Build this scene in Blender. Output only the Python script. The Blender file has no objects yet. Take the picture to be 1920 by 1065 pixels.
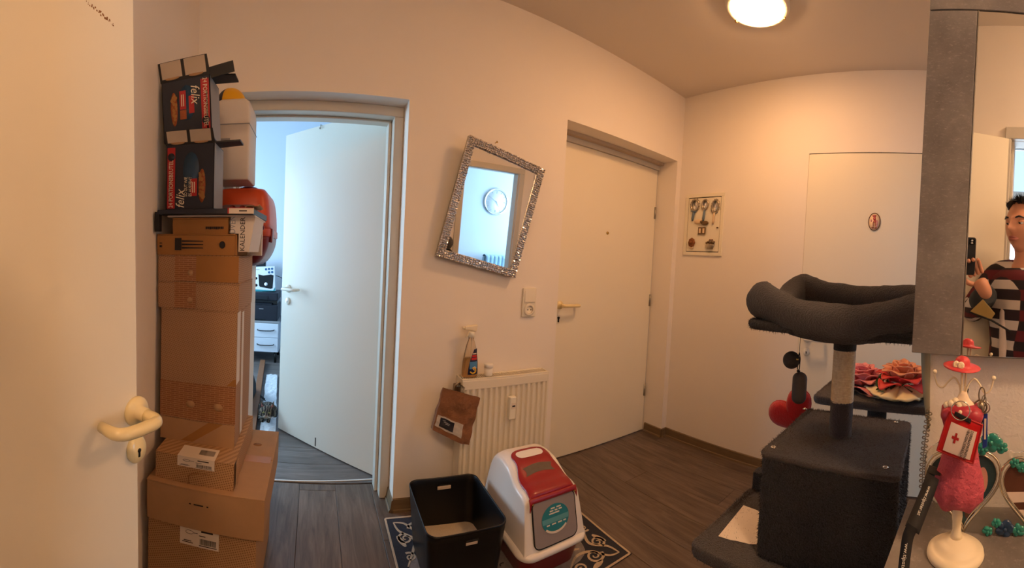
import bpy, math, random
from math import sin, cos, pi, radians, sqrt, atan2
from mathutils import Matrix, Vector, noise as mnoise

# ------------------------------------------------------------------ camera, world, light, exposure
scene = bpy.context.scene
col = scene.collection
random.seed(7)
F, YAW, PITCH, ROLL, Y0, EYE = 742.34, .4979, -.0298, -.0531, 512.72, 1.259   # image taken as 1920 x 1065
RZ = Matrix(((cos(YAW), sin(YAW), 0), (-sin(YAW), cos(YAW), 0), (0, 0, 1)))
RX = Matrix(((1, 0, 0), (0, cos(PITCH), -sin(PITCH)), (0, sin(PITCH), cos(PITCH))))
RY = Matrix(((cos(ROLL), 0, sin(ROLL)), (0, 1, 0), (-sin(ROLL), 0, cos(ROLL))))
RC = RZ @ RX @ RY
EYEP = Vector((0, 0, EYE))
cam = bpy.data.cameras.new('camera')
cam_o = bpy.data.objects.new('camera', cam)
col.objects.link(cam_o)
cam.type = 'PANO'
cam.panorama_type = 'CENTRAL_CYLINDRICAL'
cam.central_cylindrical_range_u_min = -960 / F
cam.central_cylindrical_range_u_max = 960 / F
cam.central_cylindrical_range_v_min = (Y0 - 1065) / F
cam.central_cylindrical_range_v_max = Y0 / F
cam.central_cylindrical_radius = 1.0
cam.clip_start = .01
m3 = Matrix((RC.col[0], RC.col[2], -RC.col[1])).transposed()
cam_o.matrix_world = Matrix.Translation(EYEP) @ m3.to_4x4()
scene.camera = cam_o

world = bpy.data.worlds.new('sky')
scene.world = world
world.use_nodes = True
bg = world.node_tree.nodes['Background']
bg.inputs[0].default_value = (.55, .75, 1, 1)
bg.inputs[1].default_value = .8
vs = scene.view_settings
vs.view_transform = 'Standard'
vs.look = 'None'
vs.gamma = 1
vs.use_curve_mapping = False
vs.exposure = 0.95
scene.cycles.use_denoising = True
scene.cycles.max_bounces = 10
scene.cycles.diffuse_bounces = 6
scene.cycles.sample_clamp_indirect = 6

LAMP_COLOUR = (1, .515, .225)
LAMP_STRENGTH = 44
DAY = (.52, .77, 1)

def window_light(name, loc, rot, sx, sy, power, colour=DAY):
    l = bpy.data.lights.new(name, 'AREA')
    l.shape = 'RECTANGLE'; l.size = sx; l.size_y = sy; l.energy = power; l.color = colour
    o = bpy.data.objects.new(name, l); o.location = loc; o.rotation_euler = rot
    col.objects.link(o)
    return o
# daylight entering through the windows of the three rooms around the hall (area lights point down their local -Z)
window_light('study_daylight', (-2.06, 3.55, 1.5), (0, radians(-90), 0), 1.3, 1.6, 47)
window_light('living_daylight', (4.3, -1.35, 1.45), (0, radians(90), 0), 1.4, 1.5, 56)
window_light('bedroom_daylight', (-2.15, .30, 1.48), (0, radians(-90), 0), 1.3, 1.9, 30, (.72, .86, 1))

# ------------------------------------------------------------------ rays of the photograph -> points of the place
def ray(u, v):
    t = (u - 960) / F
    return RC @ Vector((sin(t), cos(t), (Y0 - v) / F))
def PX(u, v, x):
    d = ray(u, v); return EYEP + d * (x / d.x)
def PY(u, v, y):
    d = ray(u, v); return EYEP + d * (y / d.y)
def PZ(u, v, z):
    d = ray(u, v); return EYEP + d * ((z - EYE) / d.z)
def PP(u, v, p, n):
    d = ray(u, v); p = Vector(p) - EYEP; n = Vector(n)
    return EYEP + d * (p.dot(n) / d.dot(n))

# ------------------------------------------------------------------ materials
def lin(c):
    return tuple(((x / 255) / 12.92 if x <= 10 else (((x / 255) + .055) / 1.055) ** 2.4) for x in c) + (1,)
def N(nt, t, **kw):
    n = nt.nodes.new(t)
    for k, v in kw.items():
        if k.startswith('i_'):
            key = k[2:]
            key = int(key) if key.isdigit() else key.replace('_', ' ')
            n.inputs[key].default_value = v
        else:
            setattr(n, k, v)
    return n
MATS = {}
def mat(name, rgb, rough=.5, metal=0, noise=None, bump=None, trans=0, emit=None, sheen=0, spec=.5, coat=0, ior=1.45, alpha=1, coords='Object', stretch=None):
    if name in MATS: return MATS[name]
    m = bpy.data.materials.new(name); m.use_nodes = True
    nt = m.node_tree; b = nt.nodes['Principled BSDF']; L = nt.links
    c = lin(rgb)
    b.inputs['Base Color'].default_value = c
    b.inputs['Roughness'].default_value = rough
    b.inputs['Metallic'].default_value = metal
    b.inputs['Specular IOR Level'].default_value = spec
    b.inputs['Transmission Weight'].default_value = trans
    b.inputs['IOR'].default_value = ior
    b.inputs['Alpha'].default_value = alpha
    b.inputs['Sheen Weight'].default_value = sheen
    b.inputs['Coat Weight'].default_value = coat
    if emit:
        b.inputs['Emission Color'].default_value = tuple(emit[0]) + (1,)
        b.inputs['Emission Strength'].default_value = emit[1]
    tc = None
    def vec():
        nonlocal tc
        if tc is None:
            t = N(nt, 'ShaderNodeTexCoord')
            if stretch:
                mp = N(nt, 'ShaderNodeMapping'); mp.inputs['Scale'].default_value = stretch
                L.new(t.outputs[coords], mp.inputs[0]); tc = mp.outputs[0]
            else: tc = t.outputs[coords]
        return tc
    if noise:
        s, a = noise
        nz = N(nt, 'ShaderNodeTexNoise', i_Scale=s, i_Detail=5.0, i_Roughness=.6)
        L.new(vec(), nz.inputs['Vector'])
        mx = N(nt, 'ShaderNodeMix', data_type='RGBA')
        mx.inputs[6].default_value = tuple(x * (1 - a) for x in c[:3]) + (1,)
        mx.inputs[7].default_value = tuple(min(1, x * (1 + a)) for x in c[:3]) + (1,)
        L.new(nz.outputs[0], mx.inputs[0]); L.new(mx.outputs[2], b.inputs['Base Color'])
    if bump:
        s, st, di = bump
        nb = N(nt, 'ShaderNodeTexNoise', i_Scale=s, i_Detail=6.0, i_Roughness=.65)
        L.new(vec(), nb.inputs['Vector'])
        bp = N(nt, 'ShaderNodeBump', i_Strength=st, i_Distance=di)
        L.new(nb.outputs[0], bp.inputs['Height']); L.new(bp.outputs[0], b.inputs['Normal'])
    MATS[name] = m
    return m

WHITE = (232, 228, 218)
def M(k): return MATS[k]
mat('wall_paint', (240, 232, 220), .85, noise=(1.6, .035), bump=(220, .12, .002))
mat('rough_plaster', (238, 230, 220), .9, noise=(3, .04), bump=(95, .55, .006))
mat('ceiling_paint', (226, 216, 202), .9, noise=(1.1, .03))
mat('cool_wall', (208, 217, 227), .85, noise=(1.4, .02))
mat('door_lacquer', (238, 230, 208), .42, noise=(.9, .03))
mat('study_door_lacquer', (226, 222, 208), .35, noise=(.9, .02))
mat('frame_enamel', (206, 200, 186), .4, noise=(2, .03))
mat('ivory_nylon', (232, 213, 160), .28, coat=.3)
mat('white_nylon', (236, 232, 216), .3, coat=.3)
mat('dark_gap', (18, 15, 13), .8)
mat('steel', (170, 165, 155), .3, metal=1)
mat('chrome', (215, 212, 205), .12, metal=1)
mat('white_plastic', (236, 232, 224), .35)
mat('cream_enamel', (233, 225, 205), .4, noise=(3, .02))
mat('black_plastic', (13, 11, 12), .38)
mat('black_matte', (14, 13, 13), .75)
mat('mirror_glass', (245, 246, 245), .015, metal=1)
mat('card', (174, 136, 98), .85, noise=(30, .08), bump=(300, .1, .001))
mat('card_edge', (150, 104, 62), .9, noise=(90, .2))
mat('kraft_dark', (160, 110, 58), .85, noise=(14, .1))
mat('paper_label', (226, 214, 198), .7)
mat('ink', (40, 34, 32), .8)
mat('grey_board', (188, 172, 152), .85, noise=(25, .06))
mat('box_navy', (34, 38, 52), .45, noise=(9, .3))
mat('box_black', (26, 25, 28), .5, noise=(10, .2))
mat('red_print', (176, 32, 34), .5)
mat('blue_glow_print', (36, 66, 94), .5, noise=(26, .6))
mat('orange_print', (150, 76, 36), .6, noise=(60, .6))
mat('cream_print', (228, 216, 190), .6)
mat('grey_print', (150, 150, 152), .6)
mat('white_card', (220, 210, 198), .7, noise=(8, .03))
mat('carrier_orange', (196, 74, 34), .38, noise=(5, .04))
mat('carrier_red', (110, 22, 28), .35)
mat('carrier_grey', (120, 88, 88), .4)
mat('yellow_shell', (232, 172, 20), .4)
mat('navy_shell', (40, 42, 60), .4)
mat('silver_mosaic', (236, 230, 222), .22, metal=1)
mat('litter_sand', (236, 218, 188), .95, noise=(160, .2), bump=(380, 1, .006))
mat('hood_white', (238, 232, 224), .3, coat=.2)
mat('hood_red', (150, 26, 34), .34, coat=.2, noise=(4, .05))
mat('hood_flap', (150, 138, 134), .3, noise=(3, .05))
mat('hood_filter', (112, 98, 84), .9, noise=(60, .2))
mat('teal_sticker', (44, 128, 138), .4)
mat('kraft_bag', (134, 88, 56), .8, noise=(12, .15), bump=(26, .8, .012))
mat('bag_window', (190, 180, 168), .15, noise=(45, .35), bump=(50, .8, .006))
mat('bag_label', (34, 34, 46), .4)
mat('bottle_clear', (246, 234, 212), .06, trans=.92, ior=1.25)
mat('bottle_liquid', (236, 196, 124), .1, trans=.75, ior=1.25)
mat('label_navy', (26, 30, 62), .4)
mat('label_red', (196, 40, 34), .4)
mat('label_blue', (82, 140, 190), .4)
mat('label_yellow', (236, 186, 50), .4)
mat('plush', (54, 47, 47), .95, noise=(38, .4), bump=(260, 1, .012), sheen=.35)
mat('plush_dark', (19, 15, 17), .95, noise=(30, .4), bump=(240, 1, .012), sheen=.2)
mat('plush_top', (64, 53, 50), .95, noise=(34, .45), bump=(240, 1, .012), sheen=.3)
mat('cuff_plush', (62, 58, 66), .95, noise=(40, .3), bump=(220, .8, .006), sheen=.3)
mat('toy_grey', (62, 58, 56), .8, noise=(60, .2), bump=(200, .6, .004))
mat('toy_capsule', (64, 60, 60), .6)
mat('red_plush', (186, 14, 18), .9, noise=(60, .2), bump=(200, .6, .004), sheen=.4)
mat('brass', (190, 160, 90), .25, metal=1)
mat('glass', (235, 240, 236), .03, trans=1, ior=1.45)
mat('petal_pink', (250, 150, 152), .55, noise=(40, .3))
mat('petal_peach', (252, 164, 124), .55, noise=(40, .3))
mat('petal_red', (222, 70, 66), .55, noise=(40, .25))
mat('leaf_green', (82, 104, 58), .6, noise=(40, .3))
mat('cream_wax', (248, 230, 180), .5, noise=(30, .06))
mat('cream_lacquer', (238, 224, 192), .4, noise=(20, .04))
mat('pink_hat', (206, 62, 66), .4, noise=(20, .1))
mat('pink_dress', (204, 86, 104), .6, noise=(60, .25), bump=(60, 1, .012))
mat('pink_bust', (172, 52, 66), .35, noise=(30, .15))
mat('rose_cream', (236, 216, 188), .5)
mat('pouch_red', (196, 20, 22), .4, noise=(20, .1), bump=(30, .3, .004))
mat('pouch_white', (236, 214, 200), .35)
mat('lanyard_black', (14, 13, 15), .7, noise=(200, .2))
mat('lanyard_print', (200, 196, 186), .7)
mat('tag_blue', (34, 62, 150), .35)
mat('pewter', (150, 138, 118), .28, metal=1)
mat('frame_wire', (206, 196, 176), .2, metal=1)
mat('turquoise', (40, 138, 122), .12, coat=.6, noise=(60, .35))
mat('blue_gem', (34, 62, 96), .15, coat=.6, noise=(60, .4))
mat('frame_glass', (244, 244, 238), .05, trans=.96, ior=1.12)
mat('plush_fibre', (86, 75, 68), .9, noise=(30, .3), sheen=.4)
mat('plush_fibre_dark', (24, 19, 21), .9, noise=(30, .3), sheen=.3)
mat('photo_teal', (42, 66, 70), .25, noise=(22, .5))
mat('photo_brown', (92, 56, 42), .25, noise=(16, .45))
mat('photo_skin', (206, 150, 132), .3)
mat('photo_pale', (222, 204, 190), .3, noise=(20, .1))
mat('rug_navy', (46, 48, 58), .95, noise=(150, .35), bump=(300, .6, .004))
mat('rug_cream', (190, 172, 148), .95, noise=(110, .3), bump=(300, .6, .004))
mat('rug_grey', (134, 128, 126), .95, noise=(45, .45), bump=(300, .6, .004))
mat('skirting', (112, 92, 66), .55, noise=(9, .3), stretch=(1, 1, 6))
mat('study_white', (226, 232, 240), .35)
mat('fur_white', (240, 244, 248), .95, noise=(50, .06), bump=(90, 1, .02), sheen=.3)
mat('wood_strip', (128, 82, 50), .6, noise=(20, .2), stretch=(1, 1, .1))
mat('wood_pale', (190, 168, 140), .6, noise=(20, .15))
mat('printer_dark', (30, 34, 44), .4)
mat('screen_black', (12, 14, 18), .12)
mat('blue_sofa', (150, 180, 196), .9, noise=(30, .1), bump=(120, .4, .004), sheen=.3)
mat('clock_white', (236, 240, 244), .4)
mat('skin', (200, 142, 112), .5, noise=(30, .05))
mat('hair', (28, 22, 20), .6, noise=(60, .4))
mat('eye_white', (226, 222, 216), .25)
mat('eye_dark', (40, 26, 18), .2)
mat('lip', (164, 96, 84), .5)
mat('vest', (36, 40, 44), .8, noise=(40, .2))
mat('jeans', (52, 60, 82), .85, noise=(60, .2))
mat('olive_leather', (150, 124, 66), .5, noise=(20, .15))
mat('threshold_metal', (232, 228, 220), .5)
mat('window_frame', (236, 238, 240), .35)

def set_nodes(name, rough, fn, metal=0):
    m = bpy.data.materials.new(name); m.use_nodes = True
    nt = m.node_tree; b = nt.nodes['Principled BSDF']
    b.inputs['Roughness'].default_value = rough; b.inputs['Metallic'].default_value = metal
    fn(nt, b, nt.links)
    MATS[name] = m
    return m
def math_(nt, op, a, b=None, **k):
    n = N(nt, 'ShaderNodeMath', operation=op)
    for i, x in enumerate((a, b)):
        if x is None: continue
        if isinstance(x, (int, float)): n.inputs[i].default_value = x
        else: nt.links.new(x, n.inputs[i])
    return n.outputs[0]
def mixc(nt, f, a, b):
    mx = N(nt, 'ShaderNodeMix', data_type='RGBA')
    for i, x in ((6, a), (7, b)):
        if isinstance(x, tuple): mx.inputs[i].default_value = x
        else: nt.links.new(x, mx.inputs[i])
    if isinstance(f, (int, float)): mx.inputs[0].default_value = f
    else: nt.links.new(f, mx.inputs[0])
    return mx.outputs[2]
def ramp(nt, f, stops):
    r = N(nt, 'ShaderNodeValToRGB')
    els = r.color_ramp.elements
    while len(els) < len(stops): els.new(.5)
    for e, (p, c) in zip(els, stops): e.position = p; e.color = c
    nt.links.new(f, r.inputs[0])
    return r.outputs[0]

def dots(name, base, dot, pitch=.0075, tilt=.5):
    """cardboard printed with a diagonal grid of fine dots (flat print on the faces)"""
    def fn(nt, b, L):
        tc = N(nt, 'ShaderNodeTexCoord'); sp = N(nt, 'ShaderNodeSeparateXYZ'); L.new(tc.outputs['Object'], sp.inputs[0])
        x = math_(nt, 'ADD', sp.outputs[0], sp.outputs[1]); z = math_(nt, 'ADD', sp.outputs[2], math_(nt, 'MULTIPLY', sp.outputs[1], .6))
        k = 2 * pi / pitch
        p = math_(nt, 'ADD', math_(nt, 'MULTIPLY', x, k), math_(nt, 'MULTIPLY', z, k * tilt))
        q = math_(nt, 'SUBTRACT', math_(nt, 'MULTIPLY', z, k), math_(nt, 'MULTIPLY', x, k * tilt))
        g = math_(nt, 'MULTIPLY', math_(nt, 'ADD', math_(nt, 'SINE', p), 1), math_(nt, 'ADD', math_(nt, 'SINE', q), 1))
        f = math_(nt, 'MULTIPLY', math_(nt, 'SUBTRACT', g, .9), .9); f = N(nt, 'ShaderNodeClamp'); L.new(math_(nt, 'MULTIPLY', math_(nt, 'SUBTRACT', g, .9), .9), f.inputs[0])
        nz = N(nt, 'ShaderNodeTexNoise', i_Scale=7.0, i_Detail=3.0); L.new(tc.outputs['Object'], nz.inputs['Vector'])
        basec = mixc(nt, nz.outputs[0], tuple(x * .92 for x in lin(base)[:3]) + (1,), tuple(x * 1.06 for x in lin(base)[:3]) + (1,))
        L.new(mixc(nt, f.outputs[0], basec, lin(dot)), b.inputs['Base Color'])
    return set_nodes(name, .85, fn)
dots('dotted_card', (176, 138, 104), (140, 102, 70))
dots('dotted_card_dense', (180, 140, 98), (134, 96, 60), .0085, .35)

def tape_fn(nt, b, L):
    tc = N(nt, 'ShaderNodeTexCoord')
    mp = N(nt, 'ShaderNodeMapping'); mp.inputs['Rotation'].default_value = (radians(90), 0, 0); L.new(tc.outputs['Object'], mp.inputs[0])
    br = N(nt, 'ShaderNodeTexBrick', i_Scale=1.0)
    br.inputs['Color1'].default_value = lin((140, 88, 52)); br.inputs['Color2'].default_value = lin((150, 98, 58)); br.inputs['Mortar'].default_value = lin((178, 130, 90))
    br.inputs['Mortar Size'].default_value = .0011; br.inputs['Brick Width'].default_value = .034; br.inputs['Row Height'].default_value = .0075
    L.new(mp.outputs[0], br.inputs['Vector']); L.new(br.outputs[0], b.inputs['Base Color'])
set_nodes('printed_tape', .5, tape_fn)

def concrete(nt, b, L):
    tc = N(nt, 'ShaderNodeTexCoord')
    n1 = N(nt, 'ShaderNodeTexNoise', i_Scale=4.5, i_Detail=8.0, i_Roughness=.7); L.new(tc.outputs['Object'], n1.inputs['Vector'])
    mp = N(nt, 'ShaderNodeMapping'); mp.inputs['Scale'].default_value = (44, 44, 120); L.new(tc.outputs['Object'], mp.inputs[0])
    n2 = N(nt, 'ShaderNodeTexNoise', i_Scale=2.4, i_Detail=9.0, i_Roughness=.82); L.new(mp.outputs[0], n2.inputs['Vector'])
    c1 = ramp(nt, n1.outputs[0], [(.3, lin((92, 86, 81))), (.5, lin((118, 111, 106))), (.7, lin((142, 135, 128)))])
    f = N(nt, 'ShaderNodeClamp'); L.new(math_(nt, 'MULTIPLY', math_(nt, 'SUBTRACT', n2.outputs[0], .54), 6), f.inputs[0])
    L.new(mixc(nt, math_(nt, 'MULTIPLY', f.outputs[0], .5), c1, lin((196, 188, 180))), b.inputs['Base Color'])
set_nodes('concrete_laminate', .55, concrete)

def sisal(nt, b, L):
    tc = N(nt, 'ShaderNodeTexCoord')
    nz = N(nt, 'ShaderNodeTexNoise', i_Scale=140.0, i_Detail=4.0); L.new(tc.outputs['Object'], nz.inputs['Vector'])
    L.new(ramp(nt, nz.outputs[0], [(.3, lin((222, 198, 162))), (.7, lin((244, 226, 194)))]), b.inputs['Base Color'])
set_nodes('sisal', .9, sisal)

def laminate(name, tones, axis):
    def fn(nt, b, L):
        tc = N(nt, 'ShaderNodeTexCoord'); oi = N(nt, 'ShaderNodeObjectInfo')
        mp = N(nt, 'ShaderNodeMapping'); mp.inputs['Scale'].default_value = (34, 3.2, 1) if axis == 'y' else (3.2, 34, 1)
        L.new(tc.outputs['Object'], mp.inputs[0])
        off = N(nt, 'ShaderNodeVectorMath', operation='ADD'); L.new(mp.outputs[0], off.inputs[0])
        cx = N(nt, 'ShaderNodeCombineXYZ'); L.new(math_(nt, 'MULTIPLY', oi.outputs['Random'], 37), cx.inputs[2]); L.new(cx.outputs[0], off.inputs[1])
        n1 = N(nt, 'ShaderNodeTexNoise', i_Scale=1.0, i_Detail=7.0, i_Roughness=.68, i_Distortion=.8); L.new(off.outputs[0], n1.inputs['Vector'])
        c = ramp(nt, n1.outputs[0], [(.28, lin(tones[0])), (.5, lin(tones[1])), (.74, lin(tones[2]))])
        c = mixc(nt, math_(nt, 'MULTIPLY', oi.outputs['Random'], .3), c, lin(tones[0]))
        L.new(c, b.inputs['Base Color'])
        bp = N(nt, 'ShaderNodeBump', i_Strength=.15, i_Distance=.002); L.new(n1.outputs[0], bp.inputs['Height']); L.new(bp.outputs[0], b.inputs['Normal'])
    return set_nodes(name, .42, fn)
laminate('laminate_hall', ((68, 56, 49), (102, 87, 76), (128, 112, 100)), 'y')
laminate('laminate_study', ((76, 69, 65), (106, 98, 93), (132, 124, 119)), 'x')

def plaid(nt, b, L):
    tc = N(nt, 'ShaderNodeTexCoord'); sp = N(nt, 'ShaderNodeSeparateXYZ'); L.new(tc.outputs['Object'], sp.inputs[0])
    def stripes(o, per, ph): return math_(nt, 'GREATER_THAN', math_(nt, 'SINE', math_(nt, 'ADD', math_(nt, 'MULTIPLY', o, 2 * pi / per), ph)), .1)
    h = math_(nt, 'ADD', sp.outputs[0], sp.outputs[1])
    a = stripes(h, .085, .5); c = stripes(sp.outputs[2], .085, 1.1)
    col1 = mixc(nt, a, lin((96, 26, 34)), lin((42, 30, 36)))
    col2 = mixc(nt, a, lin((34, 28, 32)), lin((206, 196, 188)))
    L.new(mixc(nt, c, col1, col2), b.inputs['Base Color'])
set_nodes('plaid_flannel', .9, plaid)

def tabby(nt, b, L):
    tc = N(nt, 'ShaderNodeTexCoord')
    w = N(nt, 'ShaderNodeTexWave', i_Scale=17.0, i_Distortion=8.0, i_Detail=3.0); L.new(tc.outputs['Object'], w.inputs['Vector'])
    L.new(ramp(nt, w.outputs[1], [(.25, lin((34, 28, 25))), (.6, lin((88, 74, 60))), (.9, lin((116, 100, 82)))]), b.inputs['Base Color'])
set_nodes('tabby_fur', .9, tabby)

def pane(nt, b, L):
    out = [n for n in nt.nodes if n.type == 'OUTPUT_MATERIAL'][0]
    t = N(nt, 'ShaderNodeBsdfTransparent'); g = N(nt, 'ShaderNodeBsdfGlossy'); g.inputs['Roughness'].default_value = .02
    fr = N(nt, 'ShaderNodeFresnel'); mx = N(nt, 'ShaderNodeMixShader')
    L.new(fr.outputs[0], mx.inputs[0]); L.new(t.outputs[0], mx.inputs[1]); L.new(g.outputs[0], mx.inputs[2]); L.new(mx.outputs[0], out.inputs[0])
set_nodes('window_pane', .05, pane)

# ------------------------------------------------------------------ mesh building
PRE = Matrix.Identity(4)
class MB:
    def __init__(s):
        s.v = []; s.f = []; s.sm = []; s.X = Matrix.Identity(4); s.uv = None
    def at(s, m):
        s.X = m; return s
    def add(s, vs, fs, smooth=False):
        o = len(s.v)
        s.v += [PRE @ (s.X @ Vector(p)) for p in vs]
        s.f += [tuple(i + o for i in f) for f in fs]
        s.sm += [smooth] * len(fs)
        return s
    def box(s, x0, x1, y0, y1, z0, z1):
        v = [(x, y, z) for z in (z0, z1) for y in (y0, y1) for x in (x0, x1)]
        return s.add(v, [(0, 2, 3, 1), (4, 5, 7, 6), (0, 1, 5, 4), (2, 6, 7, 3), (0, 4, 6, 2), (1, 3, 7, 5)])
    def hexa(s, b, t):
        """b, t: four bottom and four top points, counter-clockwise from above"""
        return s.add(list(b) + list(t), [(3, 2, 1, 0), (4, 5, 6, 7), (0, 1, 5, 4), (1, 2, 6, 5), (2, 3, 7, 6), (3, 0, 4, 7)])
    def prism(s, poly, h0, h1, smooth=False):
        """polygon in local XY, extruded along local Z"""
        n = len(poly)
        v = [(p[0], p[1], h0) for p in poly] + [(p[0], p[1], h1) for p in poly]
        f = [tuple(range(n - 1, -1, -1)), tuple(range(n, 2 * n))]
        s.add(v, f)
        o = len(s.v) - 2 * n
        for i in range(n):
            j = (i + 1) % n
            s.f.append((o + i, o + j, o + n + j, o + n + i)); s.sm.append(smooth)
        return s
    def loft(s, rings, close=True, caps=True, smooth=True):
        n = len(rings[0]); v = [p for r in rings for p in r]; f = []
        for k in range(len(rings) - 1):
            for i in range(n if close else n - 1):
                j = (i + 1) % n
                f.append((k * n + i, k * n + j, (k + 1) * n + j, (k + 1) * n + i))
        s.add(v, f, smooth)
        if caps and close:
            o = len(s.v) - len(v)
            s.f.append(tuple(o + i for i in range(n - 1, -1, -1))); s.sm.append(False)
            s.f.append(tuple(o + (len(rings) - 1) * n + i for i in range(n))); s.sm.append(False)
        return s
    def tube(s, pts, r, n=10, closed=False, flat=1.0, up=None):
        pts = [Vector(p) for p in pts]; m = len(pts)
        rr = r if isinstance(r, (list, tuple)) else [r] * m
        rings = []; side = None
        for i, p in enumerate(pts):
            a = pts[(i - 1) % m] if (closed or i) else p
            c = pts[(i + 1) % m] if (closed or i < m - 1) else p
            t = (c - a).normalized() if (c - a).length > 1e-9 else Vector((0, 0, 1))
            if side is None:
                q = Vector(up) if up else (Vector((0, 0, 1)) if abs(t.z) < .9 else Vector((1, 0, 0)))
                side = t.cross(q).normalized()
            side = (side - t * side.dot(t)).normalized()
            nb = t.cross(side)
            rings.append([p + (side * cos(2 * pi * k / n) + nb * sin(2 * pi * k / n) * flat) * rr[i] for k in range(n)])
        if closed:
            return s.loft(rings + [rings[0]], True, False)
        return s.loft(rings, True, True)
    def lathe(s, prof, n=24, c=(0, 0, 0), sx=1, sy=1):
        rings = [[(c[0] + r * cos(2 * pi * k / n) * sx, c[1] + r * sin(2 * pi * k / n) * sy, c[2] + h) for k in range(n)] for r, h in prof]
        return s.loft(rings, True, True)
    def ball(s, c, r, nu=16, nv=10):
        r = r if isinstance(r, (list, tuple)) else (r, r, r)
        rings = []
        for j in range(nv + 1):
            a = -pi / 2 + pi * j / nv
            k = max(cos(a), .001)
            rings.append([(c[0] + r[0] * k * cos(2 * pi * i / nu), c[1] + r[1] * k * sin(2 * pi * i / nu), c[2] + r[2] * sin(a)) for i in range(nu)])
        return s.loft(rings, True, True)
    def grid(s, fn, nu, nv, smooth=True, thick=0):
        """fn(a, b) for a, b in 0..1"""
        v = [fn(i / nu, j / nv) for j in range(nv + 1) for i in range(nu + 1)]
        w = nu + 1
        f = [(j * w + i, j * w + i + 1, (j + 1) * w + i + 1, (j + 1) * w + i) for j in range(nv) for i in range(nu)]
        return s.add(v, f, smooth)
    def build(s, name, material, parent=None, bevel=0, seg=2, solid=0, subsurf=0):
        me = bpy.data.meshes.new(name)
        inv = WM(parent).inverted() if parent is not None else Matrix.Identity(4)
        if is_local(parent): inv = Matrix.Identity(4)
        me.from_pydata([tuple(inv @ p) for p in s.v], [], s.f)
        me.polygons.foreach_set('use_smooth', s.sm)
        me.materials.append(MATS[material] if isinstance(material, str) else material)
        me.update()
        o = bpy.data.objects.new(name, me); col.objects.link(o)
        if parent is not None: o.parent = parent
        if solid:
            md = o.modifiers.new('solid', 'SOLIDIFY'); md.thickness = solid; md.offset = 0
        if bevel:
            md = o.modifiers.new('bevel', 'BEVEL'); md.width = bevel; md.segments = seg; md.limit_method = 'ANGLE'; md.harden_normals = False
        if subsurf:
            md = o.modifiers.new('sub', 'SUBSURF'); md.levels = subsurf; md.render_levels = subsurf
        return o
LOCAL = set()      # things whose parts are given in the thing's own coordinates
MW = {}
def is_local(o):
    while o is not None:
        if o.name in LOCAL: return True
        o = o.parent
    return False
def WM(o):
    m = Matrix.Identity(4)
    while o is not None:
        m = MW.get(o.name, Matrix.Identity(4)) @ m
        o = o.parent
    return m
def thing(name, label, cat, loc=(0, 0, 0), rot=None, group=None):
    """an Empty at the foot of a thing; its parts are its children"""
    o = bpy.data.objects.new(name, None); col.objects.link(o)
    o.empty_display_size = .05
    m = Matrix.Translation(PRE @ Vector(loc))
    if rot is not None: m = m @ (Matrix.Rotation(rot, 4, 'Z') if isinstance(rot, (int, float)) else rot)
    o.matrix_world = m; MW[o.name] = m
    o['label'] = label; o['category'] = cat
    if group: o['group'] = group
    return o
def tag(o, label, cat=None, group=None, kind=None):
    if label: o['label'] = label
    if cat: o['category'] = cat
    if group: o['group'] = group
    if kind: o['kind'] = kind
    return o
def struct(o, label=None):
    o['kind'] = 'structure'
    if label: o['label'] = label
    return o
def frame(o, x, y, z):
    """matrix from an origin and three axes"""
    x, y, z = (Vector(a).normalized() for a in (x, y, z))
    return Matrix(((x.x, y.x, z.x, o[0]), (x.y, y.y, z.y, o[1]), (x.z, y.z, z.z, o[2]), (0, 0, 0, 1)))
def text(body, m, size, material, parent, name='lettering', ext=.0004, sx=1, align='CENTER', space=1):
    c = bpy.data.curves.new('t', 'FONT'); c.body = body; c.size = size; c.extrude = ext; c.align_x = align; c.align_y = 'CENTER'; c.space_character = space
    c.resolution_u = 2
    t = bpy.data.objects.new('t', c)
    me = bpy.data.meshes.new_from_object(t)
    bpy.data.objects.remove(t); bpy.data.curves.remove(c)
    me.name = name
    inv = WM(parent).inverted() if parent is not None and not is_local(parent) else Matrix.Identity(4)
    me.transform(inv @ m @ Matrix.Diagonal((sx, 1, 1, 1)))
    me.materials.clear(); me.materials.append(MATS[material])
    o = bpy.data.objects.new(name, me); col.objects.link(o); o.parent = parent
    return o
def fur(o, n, length, mtl, root, seed=0, droop=.35, w=.0009):
    """a pile of fine fibres standing on the surface of a part, as one part of the thing"""
    rnd = random.Random(seed); me = o.data; ps = [p for p in me.polygons]
    ar = [p.area for p in ps]; v = []; f = []; vv = [x.co.copy() for x in me.vertices]
    for p in rnd.choices(ps, ar, k=n):
        ids = list(p.vertices); k = rnd.randrange(1, len(ids) - 1)
        a, b, c = vv[ids[0]], vv[ids[k]], vv[ids[k + 1]]
        r1, r2 = rnd.random(), rnd.random()
        if r1 + r2 > 1: r1, r2 = 1 - r1, 1 - r2
        q = a + (b - a) * r1 + (c - a) * r2; nn = p.normal
        d = (nn + Vector((rnd.gauss(0, .45), rnd.gauss(0, .45), rnd.gauss(0, .45) - droop))).normalized()
        if d.dot(nn) < .15: d = (d + nn).normalized()
        t = d.cross(Vector((rnd.gauss(0, 1), rnd.gauss(0, 1), rnd.gauss(0, 1)))).normalized() * w
        L_ = length * rnd.uniform(.5, 1.15); i = len(v)
        v += [q - t, q + t, q + d * L_]; f.append((i, i + 1, i + 2))
    m2 = bpy.data.meshes.new('plush_pile'); m2.from_pydata([tuple(x) for x in v], [], f); m2.materials.append(MATS[mtl])
    h = bpy.data.objects.new('plush_pile', m2); col.objects.link(h); h.parent = root; h['kind'] = 'stuff'
    return h
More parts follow.
